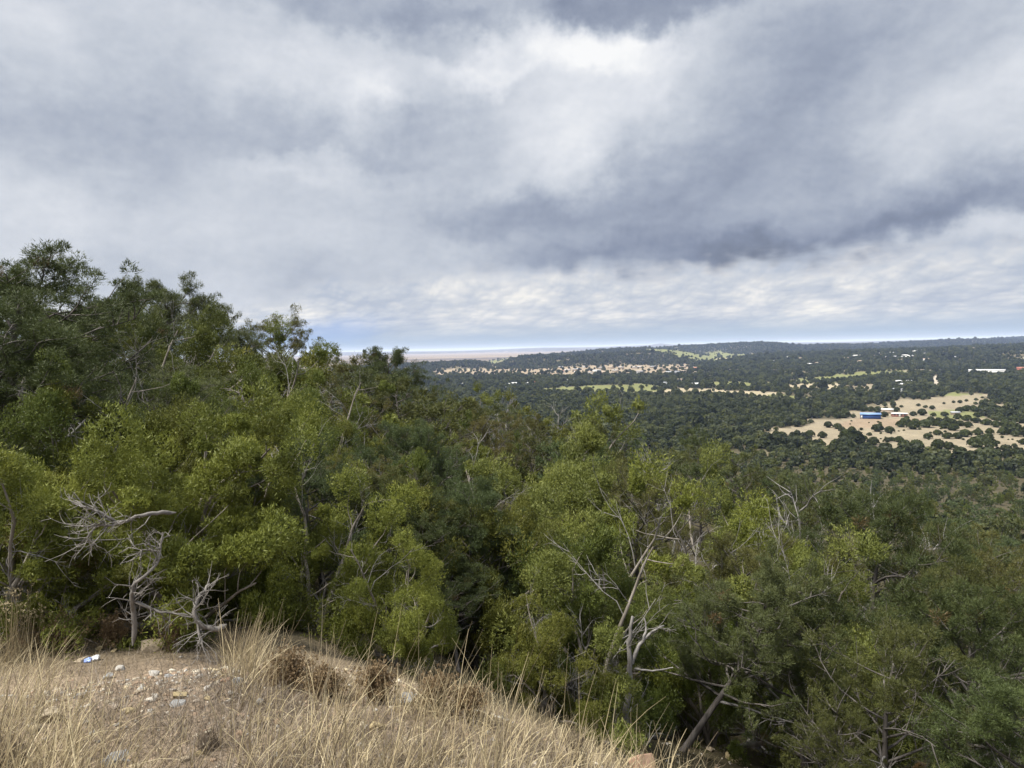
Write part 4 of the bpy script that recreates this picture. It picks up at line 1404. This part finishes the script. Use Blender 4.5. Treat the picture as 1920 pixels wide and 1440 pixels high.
# ------------------------------------------------------------------ the gravel bank in front: stones, grass, dry shrubs
M_ROCKS = {
    'yellow': plain_mat('yellow_limestone', (.36, .29, .165), .9, .22, 7, .2, bump=.6),
    'white': plain_mat('white_limestone', (.37, .35, .315), .9, .18, 7, .2, bump=.6),
    'grey': plain_mat('grey_limestone', (.25, .25, .245), .9, .22, 7, .2, bump=.6),
    'beige': plain_mat('beige_limestone', (.32, .265, .19), .9, .2, 6, .2, bump=.6),
    'red': plain_mat('red_sandstone', (.27, .175, .12), .9, .18, 5, .2, bump=.5)}


def rock_mesh(seed, sx, sy, sz, n=22):
    """an angular stone: the hull of random points, edges nicked"""
    r_ = np.random.default_rng(seed)
    P = unit(r_.normal(0, 1, (n, 3))) * r_.uniform(.78, 1.05, (n, 1))
    P[:, 2] = np.clip(P[:, 2], -.55, .62 + .2 * r_.random())
    P *= np.array([sx, sy, sz]) / 2
    bm = bmesh.new()
    for p in P:
        bm.verts.new(p)
    bmesh.ops.convex_hull(bm, input=bm.verts)
    bmesh.ops.delete(bm, geom=[v for v in bm.verts if not v.link_faces], context='VERTS')
    bmesh.ops.bevel(bm, geom=bm.edges[:], offset=min(sx, sy, sz) * .05, segments=1, affect='EDGES', clamp_overlap=True)
    me = bpy.data.meshes.new('rock')
    bm.to_mesh(me)
    bm.free()
    return me


ROCKS = [  # column, row of its foot, width in photo pixels, height share, stone, label
    (333, 1312, 32, .75, 'yellow', 'yellowish wedge stone in the middle of the bare gravel patch'),
    (330, 1326, 34, .35, 'grey', 'flat grey slab right in front of the yellowish wedge stone'),
    (236, 1341, 28, .5, 'yellow', 'rounded yellow stone in the thin grass left of the gravel patch'),
    (388, 1297, 19, .8, 'white', 'white stone on the right half of the gravel patch'),
    (387, 1315, 20, .5, 'yellow', 'small yellow stone just below the white one'),
    (444, 1285, 22, .9, 'grey', 'upright grey-white stone at the right end of the gravel patch'),
    (420, 1279, 24, .3, 'red', 'flat rusty stone beside the upright grey-white stone'),
    (284, 1268, 24, .55, 'white', 'pinkish white stone at the centre of the gravel patch'),
    (313, 1270, 18, .55, 'grey', 'small blue-grey stone right of the pinkish white one'),
    (222, 1259, 20, .6, 'white', 'pale bluish stone on the left half of the gravel patch'),
    (199, 1274, 24, .45, 'grey', 'dull grey stone sunk in the soil left of the gravel patch'),
    (182, 1219, 16, .6, 'yellow', 'small bright yellow stone at the back left of the gravel patch'),
    (212, 1223, 16, .4, 'yellow', 'low yellow stone near the back of the gravel patch'),
    (272, 1222, 58, .5, 'beige', 'large beige boulder at the foot of the big front juniper'),
    (150, 1244, 28, .4, 'beige', 'half-sunk beige stone left of the blue wrapper'),
    (484, 1322, 24, .7, 'grey', 'grey stone at the edge of the thick straw grass'),
    (478, 1362, 26, .8, 'yellow', 'yellow stone, left one of a pair in the straw grass'),
    (499, 1355, 22, .6, 'yellow', 'yellow stone, right one of a pair in the straw grass'),
    (484, 1373, 24, .4, 'beige', 'flat beige stone in front of the yellow pair'),
    (75, 1362, 66, .55, 'beige', 'big dull boulder behind the grass at lower left'),
    (371, 1420, 18, .8, 'yellow', 'small upright yellow stone at the lower edge of the gravel'),
    (345, 1430, 24, .6, 'beige', 'beige stone beside the small upright yellow one'),
    (515, 1422, 18, .6, 'white', 'small white stone at the lower edge among dry stems'),
    (215, 1436, 58, .35, 'grey', 'flat bluish slab at the bottom picture edge'),
    (394, 1268, 16, .6, 'beige', 'small pinkish stone at the back of the gravel patch'),
    (280, 1336, 14, .6, 'white', 'tiny white stone near the rounded yellow stone'),
    (706, 1372, 42, .6, 'yellow', 'yellow stone in the middle of the straw grass'),
    (757, 1322, 54, .7, 'grey', 'grey-brown boulder below the rust shrubs at centre'),
    (845, 1424, 20, .9, 'yellow', 'small yellow stone at the bottom of the straw grass'),
    (675, 1400, 16, .6, 'white', 'small grey-white stone in the straw grass'),
    (1072, 1428, 66, .6, 'beige', 'tan boulder behind the straw grass at the right end of the bank'),
    (1206, 1456, 80, .7, 'red', 'reddish sandstone block at the bottom edge beyond the grass'),
    (1380, 1432, 42, .5, 'yellow', 'pale stone on the dark slope right of the reddish block'),
    (1335, 1410, 22, .5, 'beige', 'small pale stone higher on the dark slope'),
    (430, 1302, 14, .5, 'white', 'chip of white stone under the upright grey-white stone'),
    (257, 1301, 22, .35, 'beige', 'flat pinkish slab on the left half of the gravel patch')]
for i, (px, py, w, hs, mt_, lab) in enumerate(ROCKS):
    p = spot(px, py)
    sx = w / F * np.linalg.norm(p) * .92
    me = rock_mesh(300 + i, sx, sx * .8, sx * hs * 1.15, 12 if w > 40 else 16)
    me.materials.append(M_ROCKS[mt_])
    o = link('rock', me)
    o.location = p + np.array([0, sx * .25, sx * hs * .09])
    o.rotation_euler = (rng.uniform(-.2, .2), rng.uniform(-.2, .2), rng.uniform(0, 6))
    tag(o, lab, 'rock', 'loose stones of the bank')

# gravel: small chips too many to count
chips = []
bases = []
for k in range(7):
    me = rock_mesh(400 + k, 1, .75, .55, 9)
    co = np.empty(len(me.vertices) * 3)
    me.vertices.foreach_get('co', co)
    me.calc_loop_triangles()
    tr = np.empty(len(me.loop_triangles) * 3, np.int32)
    me.loop_triangles.foreach_get('vertices', tr)
    bases.append((co.reshape(-1, 3), tr.reshape(-1, 3)))
    bpy.data.meshes.remove(me)
Vs, Fs, Ts, off = [], [], [], 0
pts = []
for k in range(1500):      # the bare patch
    pts.append((*(rng.normal((-2.0, 3.95), (.75, .45))), rng.gamma(2.0, .0065) + .006))
for k in range(1300):      # the rest of the bank
    a, r = math.radians(rng.uniform(-50, 40)), rng.uniform(2.0, 5.2)
    pts.append((r * math.sin(a), r * math.cos(a), rng.gamma(2, .007) + .006))
for k in range(500):       # the dark slope at the right
    a, r = math.radians(rng.uniform(8, 40)), rng.uniform(6, 13)
    pts.append((r * math.sin(a), r * math.cos(a), rng.gamma(2, .018) + .015))
PT = np.array(pts)
PZ = ground_z(PT[:, 0], PT[:, 1])
for (x, y, s_), z in zip(PT, PZ):
    co, tr = bases[rng.integers(0, 7)]
    a = rng.uniform(0, 6.28)
    ca, sa = math.cos(a), math.sin(a)
    v = co * min(s_, .06) * 1.6
    v = np.stack([v[:, 0] * ca - v[:, 1] * sa + x, v[:, 0] * sa + v[:, 1] * ca + y, v[:, 2] + z + min(s_, .06) * .08], 1)
    Vs.append(v), Fs.append(tr + off), Ts.append(np.full(len(v), rng.random()))
    off += len(v)
gm, (nd, put, m, vm, comb, noise, ramp, mix, mrange) = new_mat('gravel_chips')
at = nd('ShaderNodeAttribute', attribute_name='tint')
p = nd('ShaderNodeBsdfPrincipled')
put(p.inputs['Base Color'], ramp(at.outputs['Fac'], [(0, (.21, .14, .09)), (.35, (.29, .215, .145)), (.6, (.25, .245, .225)), (.8, (.38, .31, .19)), (1, (.48, .45, .40))]))
p.inputs['Roughness'].default_value = .9
o_ = nd('ShaderNodeOutputMaterial')
put(o_.inputs[0], p.outputs[0])
tag(link('gravel', mesh_from('gravel', np.concatenate(Vs), [np.concatenate(Fs)], gm, np.concatenate(Ts))), kind='stuff')


# grass blades: bent ribbons
def ribbons(base, length, heading, lean, bend, width, segs=5, tint=None):
    n = len(base)
    t = np.linspace(0, 1, segs + 1)
    ang_ = lean[:, None] + bend[:, None] * t[None]
    dl = length[:, None] / segs
    hz = np.concatenate([np.zeros((n, 1)), np.cumsum(np.sin(ang_[:, 1:]) * dl, 1)], 1)
    vz = np.concatenate([np.zeros((n, 1)), np.cumsum(np.cos(ang_[:, 1:]) * dl, 1)], 1)
    ch, sh = np.cos(heading)[:, None], np.sin(heading)[:, None]
    cx, cy_, cz_ = base[:, 0:1] + hz * ch, base[:, 1:2] + hz * sh, base[:, 2:3] + vz
    wd = width[:, None] * (1 - .8 * t[None] ** 1.5) / 2
    fa = np.random.default_rng(n).uniform(0, PI, n)[:, None]
    sx, sy = np.cos(fa), np.sin(fa)
    Lf = np.stack([cx - wd * sx, cy_ - wd * sy, cz_], -1)
    Rt = np.stack([cx + wd * sx, cy_ + wd * sy, cz_], -1)
    V = np.stack([Lf, Rt], 2).reshape(-1, 3)
    k = (segs + 1) * 2
    b = np.arange(n)[:, None] * k + np.arange(segs)[None] * 2
    f = np.stack([b, b + 1, b + 3, b + 2], -1).reshape(-1, 4)
    return V, f, np.repeat(tint, k)


def grass_mat(name, stops, trans=.25):
    return leaf_mat(name, stops, trans, 0)


M_STRAW = grass_mat('straw_blade', [(0, (.16, .125, .085)), (.3, (.28, .225, .14)), (.65, (.42, .345, .205)), (1, (.58, .50, .32))])
M_THATCH = grass_mat('thatch_blade', [(0, (.10, .078, .06)), (.5, (.19, .155, .115)), (1, (.28, .24, .195))])
M_RUST = grass_mat('rust_twig', [(0, (.10, .072, .045)), (.5, (.20, .14, .078)), (1, (.33, .245, .135))])


def poly_pts(poly, n, r_):
    """n ground points seen inside an outline of the photograph (rows may run below the frame)"""
    xs, ys = [q_[0] for q_ in poly], [q_[1] for q_ in poly]
    out = []
    while len(out) < n:
        X, Y = r_.uniform(min(xs), max(xs), 400), r_.uniform(min(ys), max(ys), 400)
        k = inside(poly, X, Y)
        out += list(zip(X[k], Y[k]))
    P = np.array([spot(x, y, 40) for x, y in out[:n]])
    return P


def clumps(centres, per, spread, r_, h, lean, width, flop=.9, headbias=None):
    n = len(centres)
    c = np.repeat(centres, per, 0)
    o = r_.normal(0, 1, (n * per, 2)) * np.repeat(spread if np.ndim(spread) else np.full(n, spread), per)[:, None]
    b = c.copy()
    b[:, :2] += o
    b[:, 2] = ground_z(b[:, 0], b[:, 1]) - .015
    hd = np.arctan2(o[:, 1], o[:, 0]) + r_.normal(0, .7, n * per)
    if headbias is not None:
        hd = np.where(r_.random(n * per) < .45, headbias + r_.normal(0, .5, n * per), hd)
    hh = np.repeat(r_.uniform(.75, 1.2, n), per) * h * r_.uniform(.45, 1.1, n * per)
    le = np.abs(r_.normal(0, lean, n * per))
    bd = r_.gamma(2, flop / 2, n * per) * r_.choice([.35, 1], n * per, p=[.6, .4])
    return b, hh, hd, le, bd, width * r_.uniform(.6, 1.3, n * per)


def grass(name, mat, sets, r_):
    Vs, Fs, Ts, off = [], [], [], 0
    for s_ in sets:
        n = len(s_[0])
        tint = np.clip(r_.normal(.52, .30, n), 0, 1)
        V, f, t = ribbons(*s_, 5, tint)
        Vs.append(V), Fs.append(f + off), Ts.append(t)
        off += len(V)
    o = link(name, mesh_from(name, np.concatenate(Vs), [np.concatenate(Fs)], mat, np.concatenate(Ts)))
    return tag(o, kind='stuff')


gr = np.random.default_rng(31)
P_R = poly_pts([(420, 1262), (520, 1258), (640, 1290), (760, 1312), (900, 1345), (1010, 1372), (1110, 1400), (1190, 1440), (1190, 1560), (560, 1560), (470, 1440), (440, 1340)], 330, gr)
P_Rf = poly_pts([(450, 1300), (700, 1340), (900, 1380), (1130, 1430), (1180, 1640), (430, 1640)], 110, gr)
P_L = poly_pts([(-140, 1200), (60, 1195), (95, 1260), (120, 1340), (160, 1440), (250, 1600), (-140, 1600)], 130, gr)
P_B = poly_pts([(100, 1350), (240, 1400), (450, 1420), (470, 1620), (60, 1620)], 60, gr)
P_C = poly_pts([(120, 1230), (470, 1225), (470, 1400), (120, 1400)], 34, gr)
P_K = poly_pts([(430, 1250), (560, 1252), (700, 1290), (900, 1338), (1060, 1372), (1185, 1420), (1185, 1450), (1040, 1410), (880, 1375), (690, 1330), (540, 1290), (430, 1280)], 150, gr)
P_S = poly_pts([(1195, 1405), (1330, 1412), (1345, 1520), (1195, 1520)], 26, gr)
P_E = poly_pts([(420, 1240), (470, 1215), (505, 1225), (500, 1290), (440, 1290)], 16, gr)
grass('dry_grass', M_STRAW, [
    clumps(P_R[:240], 10, .06, gr, .25, .45, .0044, 1.3, 0.3),
    clumps(P_Rf[:70], 10, .07, gr, .24, .45, .0044, 1.3, 0.3),
    clumps(P_L, 13, .07, gr, .36, .46, .0042, 1.1, 0.6),
    clumps(P_B[:36], 9, .09, gr, .30, .42, .0044, .9, 0.6),
    clumps(P_C[:26], 7, .06, gr, .2, .4, .0040, .7, 0.5),
    clumps(P_K, 7, .06, gr, .26, .36, .0044, 1.0, 0.2),
    clumps(P_S, 9, .08, gr, .42, .34, .0060, .9, 0.2),
    clumps(P_E, 18, .05, gr, .38, .30, .0048, .8, 0.2),
    clumps(np.concatenate([P_R[:60], P_L[:30]]), 3, .05, gr, .60, .18, .0042, .35, 0.4)], gr)
P_T = np.concatenate([poly_pts([(-120, 1215), (1180, 1440), (1180, 1640), (-120, 1640)], 700, gr), poly_pts([(420, 1280), (700, 1320), (1100, 1420), (1150, 1560), (430, 1560)], 420, gr),
                      poly_pts([(150, 1225), (480, 1215), (640, 1270), (480, 1400), (150, 1400)], 240, gr)])
grass('dry_thatch', M_THATCH, [clumps(P_T, 20, .08, gr, .13, .85, .0034, 1.4)], gr)

# dry weeds gone to seed and rust-brown low shrubs
SHRUBS = [  # column, foot row, width px, height px, label, tall pale heads
    (118, 1218, 118, 58, 'wide rust-brown low shrub under the left juniper', 0),
    (212, 1212, 62, 52, 'small rust-brown shrub beside the juniper trunk', 0),
    (325, 1222, 44, 66, 'reddish dry weed under the big front juniper', 0),
    (428, 1226, 40, 44, 'tan dry tuft at the right end of the gravel patch', 2),
    (545, 1290, 90, 66, 'rust shrub behind the tall straw grass, leftmost of the row', 0),
    (610, 1312, 60, 52, 'rust shrub in the row behind the straw grass, beside the grey boulder', 0),
    (708, 1318, 66, 64, 'rust shrub above the grey-brown boulder', 0),
    (815, 1330, 80, 60, 'rust shrub in the row behind the straw grass, near its middle', 0),
    (880, 1350, 60, 52, 'rust shrub in the row behind the straw grass, rightmost one', 0),
    (1080, 1430, 60, 60, 'brown dry bush among the straw at the right end of the bank', 2),
    (30, 1240, 90, 110, 'tall dry weed with pale flower heads at the left edge', 1),
    (60, 1215, 60, 60, 'dry weed with pale flower heads by the left juniper', 1),
    (392, 1404, 60, 34, 'low brown matted tuft at the bottom of the gravel patch', 2),
    (20, 1440, 90, 60, 'dark brown tuft in the lower left corner', 2)]
for i, (px, py, w, h, lab, heads) in enumerate(SHRUBS):
    p = spot(px, py, 40)
    k = np.linalg.norm(p) / F
    Wd, H = w * k * .85, h * k * .95
    t = bpy.data.objects.new('dry_shrub', None)
    COL.objects.link(t)
    t.location = p
    tag(t, lab, 'shrub', 'dry low shrubs of the bank')
    n = 150 if heads != 1 else 60
    b = np.zeros((n, 3))
    b[:, :2] = gr.normal(0, Wd * .13, (n, 2))
    hd = gr.uniform(0, 6.28, n)
    lean = np.abs(gr.normal(0, 1.0 * min(1, Wd / 2 / H), n))
    ln = H * gr.uniform(.7, 1.1, n) * np.maximum(1, (Wd / 2 / H) * np.sin(lean) * 1.2)
    V, f, tn = ribbons(b, ln, hd, lean, gr.normal(0, .25, n), np.full(n, .0042), 4, np.clip(gr.normal(.3, .2, n), 0, 1))
    link('stem', mesh_from('shrub_stem', V, [f], (M_RUST, M_STRAW, M_THATCH)[heads], tn), t)['kind'] = 'stuff'
    if heads == 2:
        continue
    S3 = V.reshape(n, -1, 3)
    S3 = (S3[:, 0::2] + S3[:, 1::2]) / 2
    tt = gr.uniform(.35, 1, (n, 3)) if not heads else gr.uniform(.85, 1, (n, 1))
    fi = tt * (S3.shape[1] - 1)
    i0 = np.minimum(fi.astype(int), S3.shape[1] - 2)
    ar = np.arange(n)[:, None]
    q_ = (S3[ar, i0] + (S3[ar, i0 + 1] - S3[ar, i0]) * (fi - i0)[..., None]).reshape(-1, 3)
    N_ = len(q_)
    V, f, tn = sprays(gr, q_, unit(np.tile([0, 0, 1.], (N_, 1)) + gr.normal(0, .5, (N_, 3))), np.full(N_, .03), 3, 5 if not heads else 4, .011 if not heads else .011, .3, 1.0, .2)
    link('seed_head', mesh_from('shrub_seed_head', V, [f], M_RUST if not heads else M_STRAW, np.clip(tn + (.35 if heads else .05), 0, 1)), t)['kind'] = 'stuff'

# ------------------------------------------------------------------ dead wood by the bank
rng = np.random.default_rng(5)


def snag(name, lines, label, cat, mat=M_DEAD, twigs=True, tone_=(.85, .83, .8)):
    """crooked bare wood through points (column, row, distance) of the photograph"""
    t = bpy.data.objects.new(name, None)
    COL.objects.link(t)
    base = None
    for nme, pts, r0, r1 in lines:
        P = []
        for px, py, r in pts:
            d = ray(px, py)
            P.append(d * r / math.hypot(d[0], d[1]))
        P = np.array(P)
        if base is None:
            base = P[0].copy()
            t.location = base
        f = np.linspace(0, len(P) - 1, len(P) * 4)
        Q = np.stack([np.interp(f, np.arange(len(P)), P[:, a]) for a in range(3)], 1)
        Q[1:-1] = (Q[:-2] + 2 * Q[1:-1] + Q[2:]) / 4
        Q = Q + rng.normal(0, r0 * .22, (len(f), 3))
        w = Wood()
        rad = np.linspace(r0, r1, len(Q))
        if twigs:
            rad[0], rad[1] = rad[0] * .25, rad[1] * .75
        w.tube(Q - base, rad, 8)
        o = link(nme, w.mesh(name + '_' + nme, mat), t)
        o.color = (*tone_, 1)
        if twigs:
            tw = Wood()
            for _ in range(int(len(Q) * 1.1)):
                q0, dq = at_t(Q - base, rng.uniform(.1, .98))
                T = path(rng, q0, deflect(rng, dq, 25, 70), rng.uniform(.10, .30), 5, .22)
                rt = max(.0035, min(.006, r0 * .3))
                tw.tube(T, np.linspace(rt, .0016, len(T)), 3)
                for _ in range(2):
                    q1, d1 = at_t(T, rng.uniform(.3, .9))
                    X = path(rng, q1, deflect(rng, d1, 25, 60), rng.uniform(.05, .13), 3, .2)
                    tw.tube(X, np.linspace(.0028, .0014, len(X)), 3)
            o2 = link('twig', tw.mesh(name + '_twig', mat), t)
            o2.color = (*tone_, 1)
            o2['kind'] = 'stuff'
    return tag(t, label, cat)


snag('dead_snag', [('trunk', [(1170, 1400, 8.4), (1176, 1330, 8.45), (1182, 1260, 8.5), (1181, 1200, 8.5), (1186, 1158, 8.5)], .046, .018),
                   ('limb', [(1184, 1243, 8.5), (1200, 1205, 8.55), (1222, 1185, 8.6), (1243, 1172, 8.7)], .028, .010),
                   ('limb', [(1205, 1200, 8.55), (1212, 1178, 8.6), (1208, 1160, 8.65)], .018, .007),
                   ('limb', [(1180, 1290, 8.45), (1162, 1262, 8.4), (1150, 1255, 8.35)], .014, .006),
                   ('limb', [(1190, 1255, 8.5), (1225, 1258, 8.55), (1262, 1252, 8.6)], .014, .006)], 'bare forked grey snag standing at the foot of the bank', 'dead tree', twigs=False, tone_=(.9, .9, .9))
p1, p2 = spot(1400, 1392, 40), spot(1478, 1432, 40)


def log(name, a, b, r0, r1, label):
    t = bpy.data.objects.new(name, None)
    COL.objects.link(t)
    t.location = a
    f = np.linspace(0, 1, 10)[:, None]
    P = a + (b - a) * f
    P[:, 2] = ground_z(P[:, 0], P[:, 1]) + r0 * .7
    P += rng.normal(0, r0 * .25, P.shape)
    w = Wood()
    w.tube(P - a, np.linspace(r0, r1, 10), 8)
    link('stem', w.mesh(name + '_stem', M_DEAD), t)
    for k in range(3):
        q0 = P[3 + 2 * k] - a
        w = Wood()
        Q = path(rng, q0, unit(rng.normal(0, 1, 3) + np.array([0, 0, 1.0])), .45, 5, .2)
        w.tube(Q, np.linspace(r1 * .5, .006, 6), 5)
        link('side_branch', w.mesh(name + '_side_branch', M_DEAD), t)
    tag(t, label, 'log')


log('fallen_log', p1, p2, .06, .035, 'grey fallen log on the dark slope at the bottom right')
log('fallen_branch', spot(1222, 1386, 40), spot(1282, 1362, 40), .05, .03, 'pale rotten branch lying at the foot of the leaning pinon')
snag('bent_branch', [('stem', [(250, 1212, 6.3), (252, 1150, 6.3), (246, 1128, 6.25), (250, 1096, 6.2), (284, 1070, 6.2), (300, 1045, 6.25), (305, 1000, 6.3)], .022, .007),
                     ('side_branch', [(248, 1126, 6.25), (275, 1138, 6.2), (300, 1148, 6.15), (352, 1152, 6.15)], .016, .006),
                     ('side_branch', [(300, 1035, 6.25), (270, 1030, 6.2), (262, 1035, 6.2)], .008, .004)], 'crooked silver branch hanging in front of the big front juniper', 'branch')
snag('looped_branch', [('stem', [(425, 1172, 6.1), (400, 1182, 6.1), (376, 1172, 6.1), (364, 1150, 6.1), (372, 1120, 6.15), (392, 1095, 6.2)],   .026, .010),
                       ('side_branch', [(368, 1165, 6.1), (375, 1195, 6.05), (385, 1222, 6.0)], .012, .005)], 'thick looping grey branch low behind the gravel patch', 'branch')
snag('arching_branch', [('stem', [(330, 962, 6.6), (290, 960, 6.5), (252, 970, 6.45), (218, 984, 6.4), (180, 985, 6.4), (150, 988, 6.4)], .019, .006),
                        ('side_branch', [(222, 982, 6.4), (190, 962, 6.4), (165, 952, 6.4), (150, 950, 6.4)], .014, .005),
                        ('side_branch', [(182, 986, 6.4), (168, 1000, 6.35), (160, 1020, 6.35)], .010, .004)], 'long arching pale branch across the left juniper', 'branch')

# ------------------------------------------------------------------ litter on the gravel
M_WRAPB = plain_mat('blue_wrapper', (.30, .42, .78), .35, .1, 40, .5)
M_WRAPW = plain_mat('white_wrapper', (.72, .74, .78), .35, .15, 40, .5)
for px, py, w, mt_, nme, lab in ((164, 1243, 13, M_WRAPB, 'crumpled_wrapper', 'crumpled pale blue wrapper on the gravel patch'),
                                 (178, 1239, 14, M_WRAPW, 'crumpled_paper', 'crumpled silvery white scrap right of the blue wrapper')):
    p = spot(px, py)
    s_ = w / F * np.linalg.norm(p) * .8
    bm = bmesh.new()
    bmesh.ops.create_icosphere(bm, subdivisions=3, radius=s_ / 2)
    for v in bm.verts:
        q_ = np.array(v.co) / s_
        v.co *= .62 + .75 * float(vnoise(q_[None] * 6 + 5, 8)[0]) * (.7 + .6 * float(vnoise(q_[None] * 14, 9)[0]))
        v.co.z *= .8
    me = bpy.data.meshes.new(nme)
    bm.to_mesh(me)
    bm.free()
    me.materials.append(mt_)
    o = link(nme, me)
    o.location = p + np.array([0, .01, s_ * .25])
    tag(o, lab, 'litter')
